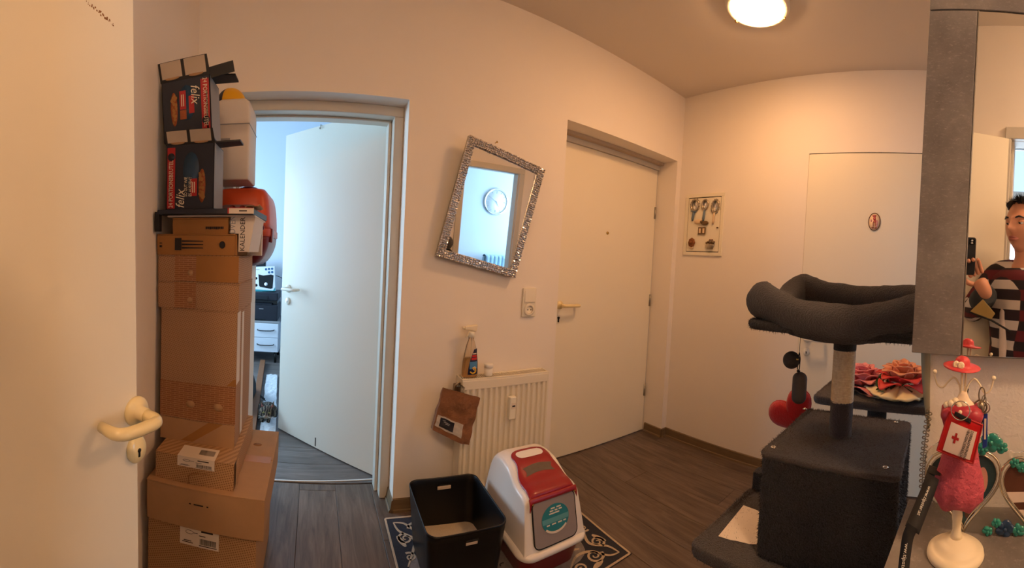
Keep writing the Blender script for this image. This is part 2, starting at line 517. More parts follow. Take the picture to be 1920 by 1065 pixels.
def rrect(x0, x1, y0, y1, r, n=5):
    p = []
    for cx, cy, a in ((x1 - r, y1 - r, 0), (x0 + r, y1 - r, 90), (x0 + r, y0 + r, 180), (x1 - r, y0 + r, 270)):
        for k in range(n + 1):
            t = radians(a + 90 * k / n); p.append((cx + r * cos(t), cy + r * sin(t)))
    return p
def bez(p0, p1, p2, p3, n=10):
    p0, p1, p2, p3 = map(Vector, (p0, p1, p2, p3))
    return [(1 - t) ** 3 * p0 + 3 * (1 - t) ** 2 * t * p1 + 3 * (1 - t) * t * t * p2 + t ** 3 * p3 for t in [k / n for k in range(n + 1)]]
def smoothpath(pts, n=6, closed=False):
    """Catmull-Rom through the points"""
    P = [Vector(p) for p in pts]; m = len(P); out = []
    for i in range(m if closed else m - 1):
        a, b, c, d = (P[(i + k) % m] if closed else P[min(max(i + k, 0), m - 1)] for k in (-1, 0, 1, 2))
        for k in range(n):
            t = k / n
            out.append(.5 * ((2 * b) + (c - a) * t + (2 * a - 5 * b + 4 * c - d) * t * t + (3 * b - a - 3 * c + d) * t ** 3))
    if not closed: out.append(P[-1])
    return out
# ================================================================== THE SETTING
XA, XB, YA, YB = -.579, 2.387, 1.86, 2.12      # wall faces: left, right, back (hall side / study side)
CEIL = 2.578
def wall(name, boxes, m='wall_paint', label=None):
    b = MB()
    for q in boxes: b.box(*q)
    return struct(b.build(name, m), label)
wall('wall_back', [(-.70, -.467, YA, YB, 0, CEIL), (-.467, .417, YA, YB, 2.0, CEIL), (.417, 1.319, YA, YB, 0, CEIL),
                   (1.319, 2.336, YA, YB, 2.086, CEIL), (2.336, 2.5, YA, YB, 0, CEIL)], label='cream plastered hall wall with the study doorway and the front door recess')
wall('wall_right', [(XB, 2.5, -.02 + .867, YA, 0, CEIL), (XB, 2.5, -.55, -.022, 0, CEIL), (XB, 2.5, -.022, .847, 2.064, CEIL), (2.46, 2.5, -.022, .847, 0, 2.064)],
     label='cream hall wall with the fuse box and a flush white door')
wall('wall_left', [(-.70, XA, -.03, YA, 0, CEIL), (-.70, XA, -1.8, -.90, 0, CEIL), (-.70, XA, -.90, -.03, 2.02, CEIL)])
wall('wall_rear', [(.72, 1.53, -.55, -.45, 0, CEIL), (1.53, 2.20, -.55, -.45, 2.0, CEIL), (2.20, 2.387, -.55, -.45, 0, CEIL)])
wall('wall_entrance_end', [(-.70, .70, -1.8, -1.7, 0, CEIL)])
wall('ceiling', [(-.70, 2.5, -1.8, 2.12, CEIL, CEIL + .1)], 'ceiling_paint', 'cream hall ceiling')
# partition carrying the concrete framed mirror, turned 7 degrees
CA = .12
CN = Vector((cos(CA), -sin(CA), 0)); CT = Vector((-sin(CA), -cos(CA), 0)); CZ = Vector((0, 0, 1))
CP0 = Vector((.71, 0, 0))
def CP(s, z, w=0):
    """point on the mirror wall: s along it (to the right), z up, w out of the wall into the hall"""
    return CP0 + CT * s + CZ * z - CN * w
def CS(u, v, w):
    p = PP(u, v, CP(0, 0, w), CN); d = p - CP0
    return d.dot(CT), p.z
CM = frame(CP0, CT, CZ, -CN)            # local x along the wall, y up, z into the hall
MB_ = MB().at(CM)
MB_.box(-.004, 1.75, 0, CEIL, -.09, 0)
struct(MB_.build('wall_mirror', 'rough_plaster'), 'short textured plaster wall that carries the mirror')

# rooms seen through doorways and in mirrors
SCEIL = 3.02      # the study is higher than the hall: no ceiling line shows through its doorway
wall('wall_study_far', [(-2.2, 1.9, 4.86, 4.96, 0, SCEIL)], 'cool_wall')
wall('wall_study_right', [(1.8, 1.9, YB, 4.86, 0, SCEIL)], 'cool_wall')
wall('wall_study_left', [(-2.2, -2.1, YB, 2.85, 0, SCEIL), (-2.2, -2.1, 4.25, 4.86, 0, SCEIL), (-2.2, -2.1, 2.85, 4.25, 0, .7), (-2.2, -2.1, 2.85, 4.25, 2.3, SCEIL)], 'cool_wall')
wall('wall_study_near', [(-2.2, -.70, 2.02, YB, 0, SCEIL), (-.70, 1.9, 2.10, YB + .001, CEIL + .1, SCEIL)], 'cool_wall')
wall('ceiling_study', [(-2.2, 1.9, YB, 4.96, SCEIL, SCEIL + .1)], 'cool_wall')
wall('wall_living_far', [(.72, 4.5, -2.5, -2.4, 0, CEIL)], 'cool_wall')
wall('wall_living_right', [(4.4, 4.5, -2.4, -2.05, 0, CEIL), (4.4, 4.5, -.65, -.45, 0, CEIL), (4.4, 4.5, -2.05, -.65, 0, .7), (4.4, 4.5, -2.05, -.65, 2.25, CEIL)], 'cool_wall')
wall('wall_living_left', [(.62, .72, -2.5, -.55, 0, CEIL)], 'cool_wall')
wall('wall_living_near', [(2.387, 4.5, -.55, -.45, 0, CEIL)], 'cool_wall')
wall('ceiling_living', [(.62, 4.5, -2.5, -.55, CEIL, CEIL + .1)], 'ceiling_paint')
wall('floor_living', [(.62, 4.5, -2.5, -.5, -.03, 0)], 'laminate_study')
wall('wall_bedroom_far', [(-2.0, -1.9, -2.3, -.35, 0, CEIL), (-2.0, -1.9, .95, 1.3, 0, CEIL), (-2.0, -1.9, -.35, .95, 0, .5), (-2.0, -1.9, -.35, .95, 2.5, CEIL)], 'cool_wall')
wall('wall_bedroom_left', [(-2.0, -.70, -2.4, -2.3, 0, CEIL)], 'cool_wall')
wall('wall_bedroom_right', [(-2.0, -.70, 1.2, 1.3, 0, CEIL)], 'cool_wall')
wall('ceiling_bedroom', [(-2.0, -.70, -2.4, 1.3, CEIL, CEIL + .1)], 'ceiling_paint')
wall('floor_bedroom', [(-2.0, -.62, -2.4, 1.3, -.03, 0)], 'laminate_study')
def window(name, x, y0, y1, z0, z1, d):
    """window in a wall at plane x; d = +1 / -1 towards the room"""
    fr = MB(); w = .06
    xa, xb = sorted((x, x - d * .05))
    for q in ((y0, y1, z0, z0 + w), (y0, y1, z1 - w, z1), (y0, y0 + w, z0, z1), (y1 - w, y1, z0, z1), ((y0 + y1) / 2 - .04, (y0 + y1) / 2 + .04, z0, z1), (y0, y1, z1 - .48, z1 - .42)):
        fr.box(xa, xb, *q)
    o = struct(fr.build(name, 'window_frame', bevel=.004))
    xm = (xa + xb) / 2
    for ya, yb in ((y0 + w, (y0 + y1) / 2 - .04), ((y0 + y1) / 2 + .04, y1 - w)):
        MB().box(xm - .004, xm + .004, ya, yb, z0 + w, z1 - w).build('pane', 'window_pane', o)
    return o
window('window_1', -2.12, 2.85, 4.25, .7, 2.3, 1)
window('window_2', 4.42, -2.05, -.65, .7, 2.25, -1)
window('window_3', -1.92, -.35, .95, .5, 2.5, 1)

# floor: planks laid one by one
def plank_mesh(lx, ly):
    b = MB(); e = .0012; g = .0007
    b.hexa([(-lx / 2 + g, -ly / 2 + g, -.009), (lx / 2 - g, -ly / 2 + g, -.009), (lx / 2 - g, ly / 2 - g, -.009), (-lx / 2 + g, ly / 2 - g, -.009)],
           [(-lx / 2 + g, -ly / 2 + g, -e), (lx / 2 - g, -ly / 2 + g, -e), (lx / 2 - g, ly / 2 - g, -e), (-lx / 2 + g, ly / 2 - g, -e)])
    b.hexa([(-lx / 2 + g, -ly / 2 + g, -e), (lx / 2 - g, -ly / 2 + g, -e), (lx / 2 - g, ly / 2 - g, -e), (-lx / 2 + g, ly / 2 - g, -e)],
           [(-lx / 2 + g + e, -ly / 2 + g + e, 0), (lx / 2 - g - e, -ly / 2 + g + e, 0), (lx / 2 - g - e, ly / 2 - g - e, 0), (-lx / 2 + g + e, ly / 2 - g - e, 0)])
    return b
PLK = {}
def plank(x0, x1, y0, y1, m, parent):
    lx, ly = round(x1 - x0, 3), round(y1 - y0, 3)
    k = (lx, ly, m)
    if k not in PLK:
        b = plank_mesh(lx, ly); me = bpy.data.meshes.new('plank'); me.from_pydata([tuple(p) for p in b.v], [], b.f); me.materials.append(MATS[m]); PLK[k] = me
    o = bpy.data.objects.new('plank', PLK[k]); col.objects.link(o); o.parent = parent; o.location = ((x0 + x1) / 2, (y0 + y1) / 2, 0)
fl = struct(MB().box(-.70, 2.5, -1.8, 2.11, -.04, -.009).build('floor', 'dark_gap'), 'grey brown laminate plank floor of the hall')
W, LN = .192, 1.285
x = -.62; i = 0
while x < 2.40:
    y = -1.72 - random.random() * LN
    while y < 2.10:
        a, c = max(y, -1.72), min(y + LN, 2.10)
        if c - a > .02: plank(x, min(x + W, 2.46), a, c, 'laminate_hall', fl)
        y += LN
    x += W
fs = struct(MB().box(-2.2, 1.9, 2.11, 4.96, -.04, -.009).build('floor_study', 'dark_gap'), 'grey laminate plank floor of the study')
y = 2.11
while y < 4.86:
    x = -2.1 - random.random() * LN
    while x < 1.8:
        a, c = max(x, -2.1), min(x + LN, 1.8)
        if c - a > .02: plank(a, c, y, min(y + W, 4.86), 'laminate_study', fs)
        x += LN
    y += W
tr = MB(); tr.hexa([(-.45, 2.094, -.002), (.382, 2.138, -.002), (.382, 2.146, -.002), (-.45, 2.102, -.002)], [(-.45, 2.094, .004), (.382, 2.138, .004), (.382, 2.146, .004), (-.45, 2.102, .004)])
struct(tr.build('trim_1', 'threshold_metal'), 'thin pale threshold strip across the study doorway')

# skirting boards: a grey brown board with a lighter foot strip
def skirt(name, a, b, nrm, h=.058, t=.014):
    a, b, n = Vector(a), Vector(b), Vector(nrm)
    up = Vector((0, 0, 1))
    m = MB()
    m.hexa([a, b, b + n * t, a + n * t], [a + up * (h + .004), b + up * (h + .004), b + n * (t * .5) + up * h, a + n * (t * .5) + up * h])
    m.hexa([a + n * t, b + n * t, b + n * (t + .006), a + n * (t + .006)], [a + n * t + up * .014, b + n * t + up * .014, b + n * (t + .004) + up * .010, a + n * (t + .004) + up * .010])
    return struct(m.build(name, 'skirting'))
skirt('baseboard_right', (XB, .87, 0), (XB, 1.86, 0), (-1, 0, 0))
skirt('baseboard_recess', (2.336, 1.858, 0), (2.336, 2.03, 0), (-1, 0, 0))
skirt('baseboard_back', (.417, 1.86, 0), (1.319, 1.86, 0), (0, -1, 0))
skirt('baseboard_doorway', (.417, 1.846, 0), (.417, 1.965, 0), (-1, 0, 0))
skirt('baseboard_corner', (2.336, 1.86, 0), (2.387, 1.86, 0), (0, -1, 0))

# study doorway: steel frame set back in the plastered opening
fr = MB()
for q in ((.369, .4165, 1.965, 2.115, 0, 1.95), (-.4665, -.419, 1.965, 2.115, 0, 1.95), (-.4665, .4165, 1.964, 2.116, 1.9502, 1.9995),
          (.352, .3685, 2.03, 2.10, 0, 1.94), (-.4185, -.402, 2.03, 2.10, 0, 1.94), (-.4185, .3685, 2.032, 2.102, 1.9402, 1.95)):
    fr.box(*q)
struct(fr.build('trim_2', 'frame_enamel', bevel=.004), 'enamelled steel door frame of the study doorway')

# ------------------------------------------------------------------ door leaves and their handles
def door_handle(parent, o, out, side, mtl, key=True, kz=-.086, L=.115, rm=None):
    """lever handle bent back to the door; o on the leaf, out = off the leaf, side = the way the lever points"""
    m = frame(o, side, Vector(out).cross(Vector(side)), out)          # x along lever, z off the leaf
    up = Vector((0, 0, 1))
    ups = 1 if (m.to_3x3() @ Vector((0, 1, 0))).z > 0 else -1
    h = MB().at(m)
    h.lathe([(.0, 0), (.027, 0), (.027, .006), (.022, .012), (.013, .013), (.0125, .03)], 24)
    p = [(0, 0, .02), (0, 0, .045)] + bez((0, 0, .045), (0, 0, .058), (.004, 0, .062), (.02, 0, .062), 5)[1:] + [(.05, 0, .062), (L - .03, 0, .061)] + bez((L - .03, 0, .061), (L - .008, 0, .060), (L, 0, .052), (L, 0, .034), 5)[1:] + [(L, 0, .013)]
    h.tube(p, [.0115] * 3 + [.0105] * (len(p) - 5) + [.010, .009], 12)
    hd = h.build('handle', mtl, parent)
    if key:
        k = MB().at(m @ Matrix.Translation((0, kz * ups, 0)))
        k.lathe([(0, 0), (.0255, 0), (.0255, .006), (.021, .011), (0, .011)], 24, sx=.85)
        ko = k.build('key_rosette', rm or mtl, parent)
        h2 = MB().at(m @ Matrix.Translation((0, kz * ups, .0112)))
        h2.lathe([(0, 0), (.004, 0), (.004, .0008), (0, .0008)], 12); h2.box(-.0022, .0022, -.012 * ups if ups > 0 else 0, 0 if ups > 0 else .012, 0, .0008)
        h2.build('keyhole', 'dark_gap', ko)
    return hd

# door_1: entrance door in its recess
d1 = struct(thing('door_1', 'cream front door set back in the recess of the hall wall', 'door', (1.83, 2.04, 0)))
del d1['category']
MB().box(1.336, 2.322, 2.04, 2.10, .006, 2.03).build('leaf', 'door_lacquer', d1, bevel=.002)
b = MB()
b.box(1.319, 2.336, 2.028, 2.12, 2.032, 2.086); b.box(2.324, 2.336, 2.046, 2.12, 0, 2.034); b.box(1.319, 1.334, 2.046, 2.12, 0, 2.034)
b.build('frame', 'frame_enamel', d1, bevel=.002)
b = MB(); b.box(1.319, 2.336, 1.99, 2.028, 2.066, 2.086); b.build('frame_stop', 'grey_board', d1)
for z in (1.70, 1.02, .32): MB().at(Matrix.Translation((2.316, 2.036, z))).lathe([(0, -.045), (.008, -.045), (.008, .045), (0, .045)], 10).build('hinge', 'steel', d1)
pk = PY(1139, 437, 2.04)
MB().at(frame(pk, (1, 0, 0), (0, 0, 1), (0, -1, 0))).lathe([(0, 0), (.011, 0), (.010, .004), (.005, .005), (0, .004)], 16).build('peephole', 'brass', d1)
hp = PY(1049, 572, 2.04)
door_handle(d1, (hp.x, 2.04, hp.z), (0, -1, 0), (1, 0, 0), 'ivory_nylon', key=False, L=.125)
k = PY(1046, 598, 2.04)
ks = MB().at(frame((k.x, 2.04, k.z), (1, 0, 0), (0, 0, 1), (0, -1, 0))); ks.box(-.012, .012, -.03, .03, 0, .004)
ko = ks.build('key_plate', 'cream_enamel', d1, bevel=.003)
ks = MB().at(frame((k.x, 2.036, k.z), (1, 0, 0), (0, 0, 1), (0, -1, 0))); ks.lathe([(0, 0), (.008, 0), (.008, .006), (0, .006)], 14, c=(0, .008, 0)); ks.box(-.004, .004, -.02, .008, 0, .006); ks.build('lock_cylinder', 'dark_gap', ko)

# door_2: study door, standing open into the study
hx = Vector((.366, 2.165, 0)); fe = Vector((-.223, 2.742, 0)); du = (fe - hx).normalized(); dn = Vector((-du.y, du.x, 0))
if dn.y > 0: dn = -dn                                             # hall side
d2 = struct(thing('door_2', 'white study door standing open into the bright study', 'door', hx)); del d2['category']
DM = frame(hx, du, (0, 0, 1), du.cross(Vector((0, 0, 1))))
b = MB().at(DM); sgn = 1 if (DM.to_3x3() @ Vector((0, 0, 1))).dot(dn) > 0 else -1
b.box(0, .83, .008, 2.055, -.04 * sgn if sgn > 0 else 0, 0 if sgn > 0 else .04)
b.build('leaf', 'study_door_lacquer', d2, bevel=.003)
def on2(u, v): return PP(u, v, hx, dn)
p = on2(541, 541); door_handle(d2, p, dn, -du, 'white_nylon')
for z in (.25, 1.75): MB().at(Matrix.Translation((hx.x + .004, hx.y - .004, z))).lathe([(0, -.04), (.008, -.04), (.008, .04), (0, .04)], 10).build('hinge', 'steel', d2)
MB().at(DM).box(.455, .463, .02, .075, (-.0002 if sgn > 0 else -.001), (.001 if sgn > 0 else .0002)).build('floor_scuff', 'dark_gap', d2)

# door_3: door of the room behind the photographer, folded back into the hall
f3 = Vector((-.297, .656, 0)); h3 = Vector((-.556, .006, 0)); u3 = (f3 - h3).normalized(); n3 = Vector((u3.y, -u3.x, 0))   # n3 towards the hall
d3 = struct(thing('door_3', 'cream door folded back into the hall at the edge of the view', 'door', h3)); del d3['category']
LEN3 = (f3 - h3).length
D3 = frame(h3, u3, (0, 0, 1), n3)                                # x along leaf, y up, z hall side... handed below
D3 = Matrix(((u3.x, 0, n3.x, h3.x), (u3.y, 0, n3.y, h3.y), (0, 1, 0, 0), (0, 0, 0, 1)))
LEAN = radians(-1.2)
D3 = D3 @ Matrix.Rotation(-LEAN, 4, 'Z')
b = MB().at(D3); b.box(0, LEN3, .012, 2.0, -.04, 0); b.build('leaf', 'door_lacquer', d3, bevel=.003)
b = MB().at(D3); b.box(LEN3 - .006, LEN3 + .012, .012, 2.0, -.04, -.022); b.build('rebate', 'door_lacquer', d3, bevel=.002)
p3 = PP(254, 770, h3, n3)
door_handle(d3, p3, n3, -u3, 'ivory_nylon', kz=-.07, L=.088)
b = MB().at(D3)
random.seed(3)
for i in range(26):
    t = i / 25
    q = D3.inverted() @ PP(163 + 52 * t + random.uniform(-2, 2), 2 + 46 * t + random.uniform(-3, 3), h3, n3)
    s_ = random.uniform(.0004, .0013) * (1.5 if .4 < t < .7 else 1)
    b.box(q.x - s_, q.x + s_, q.y - s_, q.y + s_, 0, .0003)
b.build('scratches', 'card_edge', d3)['kind'] = 'stuff'
# frame of that doorway and of the living room doorway (seen in the mirrors)
b = MB()
for q in ((-.60, -.566, -.0305, .000, 0, 2.0), (-.60, -.566, -.96, -.8995, 0, 2.0), (-.60, -.566, -.96, .000, 2.0002, 2.06), (-.70, -.6005, -.045, -.0302, 0, 2.0), (-.70, -.6005, -.8998, -.885, 0, 2.0), (-.70, -.6005, -.899, -.031, 2.0002, 2.0195)): b.box(*q)
struct(b.build('trim_3', 'frame_enamel', bevel=.003))
b = MB()
for q in ((1.47, 1.5295, -.4498, -.43, 0, 1.99), (2.2005, 2.26, -.4498, -.43, 0, 1.99), (1.47, 2.26, -.4498, -.43, 1.9902, 2.05), (1.5302, 1.545, -.56, -.4505, 0, 1.985), (2.185, 2.1998, -.56, -.4505, 0, 1.985), (1.5302, 2.1998, -.56, -.4505, 1.9852, 1.9998)): b.box(*q)
struct(b.build('trim_4', 'frame_enamel', bevel=.003))

# door_4: flush white door in the right wall
d4 = struct(thing('door_4', 'white flush door behind the cat tree with an oval picture sign', 'door', (XB, .41, 0))); del d4['category']
MB().box(XB - .004, XB + .036, -.020, .845, .006, 2.058).build('leaf', 'door_lacquer', d4, bevel=.002)
MB().box(XB + .002, 2.458, -.022, .847, 2.0585, 2.0635).build('top_gap', 'dark_gap', d4)
p4 = PX(1514, 634, XB - .004)
door_handle(d4, (XB - .004, p4.y, p4.z), (-1, 0, 0), (0, -1, 0), 'white_nylon')
# ================================================================== STACK OF CARTONS BY THE LEFT WALL
def V(*a): return Vector(a)
FM = lambda x, y, z: Matrix(((1, 0, 0, x), (0, 0, -1, y), (0, 1, 0, z), (0, 0, 0, 1)))     # face that looks at -Y: local x right, y up, z out
def carton(label, x0, x1, y0, y1, z0, z1, m='dotted_card', name='cardboard_box', rot=0, tape=None, group=None, lid=False):
    """cardboard box: board body with closed flaps on top, seams and tape"""
    cx, cy = (x0 + x1) / 2, (y0 + y1) / 2
    t = thing(name, label, 'box', (cx, cy, z0), rot, group)
    LOCAL.add(t.name)
    a, b_, h = (x1 - x0) / 2, (y1 - y0) / 2, z1 - z0
    bd = MB()
    # walls with a little bulge
    def ring(z, k): return [(-a + .001 - k, -b_ + .001 - k, z), (a - .001 + k, -b_ + .001 - k, z), (a - .001 + k, b_ - .001 + k, z), (-a + .001 - k, b_ - .001 + k, z)]
    bd.loft([ring(0, -.001), ring(h * .25, .0), ring(h * .6, .0006), ring(h - .005, 0)], True, True, False)
    bd.build('body', m, t, bevel=.0015)
    for s in (-1, 1):
        f = MB(); f.box(-a, a, *sorted((s * .0012, s * b_)), h - .0045, h)
        f.build('flap', m, t, bevel=.001)
    if tape:
        f = MB(); f.box(-a * .96, a * .96, -.024, .024, h, h + .0004); f.build('tape', 'printed_tape', t)
    return t
def on_front(t, b, y):            # box size helpers in the thing's coordinates
    return FM(0, y, 0)

# --- bottom box, floor to .31
H = carton('bottom cardboard box of the stack with a shipping label folded over its top edge', -.555, -.165, 1.255, 1.70, 0, .310, 'dotted_card_dense')
G = carton('wide flat cardboard box second from the floor, jutting out to the right of the stack', -.553, -.138, 1.235, 1.735, .310, .452, 'card', tape=True)
Fb = carton('cardboard box with a torn front edge under the tallest carton of the stack', -.530, -.246, 1.258, 1.66, .452, .548, 'dotted_card_dense')
E_ = carton('tallest cardboard carton of the stack, with a band of printed tape', -.556, -.266, 1.36, 1.66, .548, 1.044, 'dotted_card')
D_ = carton('lower of two equal dotted cardboard boxes on the tallest carton', -.570, -.262, 1.36, 1.655, 1.044, 1.143, 'dotted_card')
C_ = carton('upper of two equal dotted cardboard boxes, plain brown on its right half', -.571, -.264, 1.36, 1.655, 1.143, 1.241, 'dotted_card')
def label_over(t, u0, v0, u1, v1, yf, fold, top):
    """white shipping label on the front face, folded over the top edge"""
    cx, cy, z0 = t.matrix_world.translation
    p = PY(u0, v0, yf); q = PY(u1, v1, yf)
    x0, x1, za, zb = p.x - cx, q.x - cx, q.z - z0, top - z0
    yy = yf - cy
    b = MB(); b.box(x0, x1, yy - .0016, yy - .0006, za, zb + .0012); b.box(x0, x1, yy - .0016, yy + fold, zb + .0004, zb + .0014)
    l = b.build('shipping_label', 'paper_label', t)
    i = MB(); w = x1 - x0; h = zb - za
    def bars(xa, xb, z_a, z_b, n, top=False):
        random.seed(int(abs(xa) * 1e5)); x = xa
        while x < xb:
            k = random.uniform(.0007, .002)
            if top: i.box(x, min(x + k, xb), z_a, z_b, zb + .0014, zb + .0017)
            else: i.box(x, min(x + k, xb), yy - .0020, yy - .0016, z_a, z_b)
            x += k + random.uniform(.0007, .0016)
    bars(x0 + w * .52, x0 + w * .93, za + h * .16, za + h * .44, 20)
    if fold > .02: bars(x0 + w * .52, x0 + w * .93, yy + fold * .35, yy + fold * .8, 20, True)
    for k, (a, c, z) in enumerate(((.06, .34, .12), (.10, .30, .2), (.5, .66, .56), (.5, .95, .08), (.55, .85, .76))):
        i.box(x0 + w * a, x0 + w * c, yy - .0020, yy - .0016, za + h * z, za + h * (z + (.035 if z != .76 else .09)))
    i.tube([(x0 + w * .25 + cos(g) * w * .1, yy - .0018, za + h * .66 + sin(g) * h * .09) for g in [2 * pi * k / 16 for k in range(16)]], .0006, 5, closed=True)
    i.box(x0 + w * .36, x0 + w * .46, yy - .0020, yy - .0016, za + h * .65, za + h * .68)
    i.build('label_print', 'ink', l)['kind'] = 'stuff'
label_over(Fb, 333, 858, 402, 884, 1.258, .075, .548)
label_over(H, 338, 992, 410, 1034, 1.255, .02, .310)
def strip(t, x0, x1, z0, z1, yf, m, name, e=.0006, parent=None):
    cx, cy, zz = t.matrix_world.translation
    b = MB(); b.box(x0 - cx, x1 - cx, yf - cy - e, yf - cy, z0 - zz, z1 - zz)
    return b.build(name, m, parent or t)
# printed tape round the tall carton and down the two flat ones
strip(E_, -.5555, -.2665, .636, .772, 1.3594, 'printed_tape', 'printed_band')
for xx in (-.435, -.33): MB().at(frame((xx + .411, -.1512, .145), (1, 0, 0), (0, 0, 1), (0, -1, 0))).lathe([(0, 0), (.017, 0), (.017, .0004), (0, .0004)], 20, sy=.8).build('tape_emblem', 'card', E_)
strip(E_, -.553, -.269, .548, .632, 1.3594, 'card', 'plain_panel')
cx, cy, zz = E_.matrix_world.translation
b = MB(); b.at(Matrix.Translation((-cx, -cy, -zz)))
b.hexa([(-.470, 1.3586, .552), (-.425, 1.3586, .552), (-.425, 1.3592, .552), (-.470, 1.3592, .552)], [(-.365, 1.3586, .632), (-.310, 1.3586, .632), (-.310, 1.3592, .632), (-.365, 1.3592, .632)])
b.hexa([(-.30, 1.3590, .775), (-.266, 1.3590, .775), (-.266, 1.3596, .775), (-.30, 1.3596, .775)], [(-.275, 1.3590, .80), (-.266, 1.3590, .80), (-.266, 1.3596, .80), (-.275, 1.3596, .80)])
b.build('diagonal_print', 'kraft_dark', E_)['kind'] = 'stuff'
for t, z0, z1 in ((D_, 1.048, 1.141), (C_, 1.147, 1.239)):
    strip(t, -.503, -.421, z0, z1, 1.3592, 'printed_tape', 'printed_tape_strip')
    cx, cy, zz = t.matrix_world.translation
    MB().at(frame((-.443 - cx, 1.3585 - cy, z0 + .03 - zz), (1, 0, 0), (0, 0, 1), (0, -1, 0))).lathe([(0, 0), (.0105, 0), (.0105, .0004), (0, .0004)], 18).build('tape_emblem', 'card', t)
strip(C_, -.421, -.266, 1.147, 1.239, 1.3594, 'kraft_dark', 'plain_panel')
# torn front edge of the label box
cx, cy, zz = Fb.matrix_world.translation
b = MB(); b.at(Matrix.Translation((-cx, -cy, -zz)))
b.tube([(-.372, 1.2570, .497), (-.393, 1.2570, .492), (-.405, 1.2570, .484), (-.404, 1.2574, .456)], .0016, 5); b.tube([(-.372, 1.2570, .497), (-.345, 1.2574, .499), (-.33, 1.2574, .497)], .001, 5)
b.build('torn_edge', 'card_edge', Fb)
b = MB(); b.at(Matrix.Translation((-cx, -cy, -zz))); b.box(-.240, -.2385, 1.262, 1.30, .462, .548); b.build('side_flap', 'card', Fb)
# slots on the wide box
cx, cy, zz = G.matrix_world.translation
b = MB(); b.at(Matrix.Translation((-cx, -cy, -zz)))
for xa, xb in ((-.395, -.388), (-.378, -.345), (-.333, -.327)): b.box(xa, xb, 1.2342, 1.2352, .398, .4015)
b.build('punched_slot', 'dark_gap', G)['kind'] = 'stuff'
MB().at(Matrix.Translation((-.215 - cx, 1.60 - cy, .4522 - zz))).lathe([(0, 0), (.018, 0), (.018, .0004), (0, .0004)], 20, sy=.7).build('printed_emblem', 'card_edge', G)
# brown packing tape down the right side of the tall carton
cx, cy, zz = E_.matrix_world.translation
b = MB(); b.at(Matrix.Translation((-cx, -cy, -zz))); b.box(-.2660, -.2655, 1.362, 1.42, .78, 1.04); b.box(-.2662, -.2652, 1.45, 1.49, .56, 1.03)
b.build('side_tape', 'white_card', E_)

# --- long narrow box with a printed row of bulbs
t = carton('long narrow brown box with a printed drawing of three rods', -.573, -.279, 1.355, 1.62, 1.241, 1.317, 'kraft_dark')
cx, cy, zz = t.matrix_world.translation
b = MB(); b.at(Matrix.Translation((-cx, -cy, -zz))); yf = 1.3535
b.box(-.502, -.477, yf, yf + .001, 1.258, 1.302)
for z in (1.291, 1.279, 1.267): b.hexa([(-.475, yf, z - .003), (-.395, yf, z - .0012), (-.395, yf + .001, z - .0012), (-.475, yf + .001, z - .003)], [(-.475, yf, z + .003), (-.395, yf, z + .0012), (-.395, yf + .001, z + .0012), (-.475, yf + .001, z + .003)])
b.box(-.562, -.553, yf, yf + .001, 1.268, 1.276); b.box(-.562, -.553, yf, yf + .001, 1.282, 1.285)
b.build('printed_drawing', 'ink', t)['kind'] = 'stuff'
MB().at(frame((-.325 - cx, yf + .001 - cy, 1.279 - zz), (1, 0, 0), (0, 0, 1), (0, -1, 0))).lathe([(0, 0), (.0105, 0), (.0105, .001), (.008, .001), (.007, .0004), (0, .0004)], 18, sy=1.25).build('printed_stamp', 'ink', t)
MB().at(Matrix.Translation((-cx, -cy, -zz))).hexa([(-.2785, 1.357, 1.243), (-.272, 1.36, 1.243), (-.272, 1.362, 1.243), (-.2785, 1.359, 1.243)], [(-.2785, 1.357, 1.315), (-.2745, 1.36, 1.315), (-.2745, 1.362, 1.315), (-.2785, 1.359, 1.315)]).build('open_end_flap', 'kraft_dark', t)
t = carton('small brown box on the long narrow box', -.515, -.306, 1.36, 1.60, 1.317, 1.375, 'kraft_dark')
cx, cy, zz = t.matrix_world.translation
b = MB(); random.seed(9); xx = -.388
while xx < -.322:
    k = random.uniform(.003, .006); b.box(xx - cx, xx + k - cx, 1.3585 - cy, 1.3595 - cy, 1.333 + random.uniform(0, .002) - zz, 1.343 - zz); xx += k + .0012
b.build('printed_stamp', 'ink', t)['kind'] = 'stuff'
# --- white calendar box standing on edge behind the small boxes
t = thing('calendar_box', 'white calendar box with vertical lettering behind the small brown box', 'box', (-.36, 1.52, 1.241))
b = MB(); b.box(-.545, -.222, 1.622, 1.645, 1.241, 1.386); b.build('body', 'white_card', t, bevel=.002)
b = MB(); b.box(-.535, -.212, 1.362, 1.646, 1.3785, 1.384); b.build('lid', 'white_card', t, bevel=.001)
b = MB(); b.hexa([(-.300, 1.372, 1.320), (-.223, 1.372, 1.320), (-.223, 1.376, 1.320), (-.300, 1.376, 1.320)], [(-.300, 1.372, 1.378), (-.213, 1.372, 1.378), (-.213, 1.376, 1.378), (-.300, 1.376, 1.378)])
b.hexa([(-.2705, 1.372, 1.256), (-.233, 1.372, 1.256), (-.233, 1.376, 1.256), (-.2705, 1.376, 1.256)], [(-.2705, 1.372, 1.320), (-.223, 1.372, 1.320), (-.223, 1.376, 1.320), (-.2705, 1.376, 1.320)])
b.hexa([(-.233, 1.372, 1.256), (-.232, 1.60, 1.256), (-.236, 1.60, 1.256), (-.237, 1.376, 1.256)], [(-.213, 1.372, 1.378), (-.213, 1.60, 1.378), (-.217, 1.60, 1.378), (-.217, 1.376, 1.378)])
fp = b.build('front_panel', 'white_card', t)
RV = lambda x, y, z: Matrix(((0, -1, 0, x), (0, 0, -1, y), (1, 0, 0, z), (0, 0, 0, 1)))   # reads bottom to top
text('ADVENT', RV(-.292, 1.3715, 1.350), .030, 'grey_print', fp, 'lettering', sx=.8)
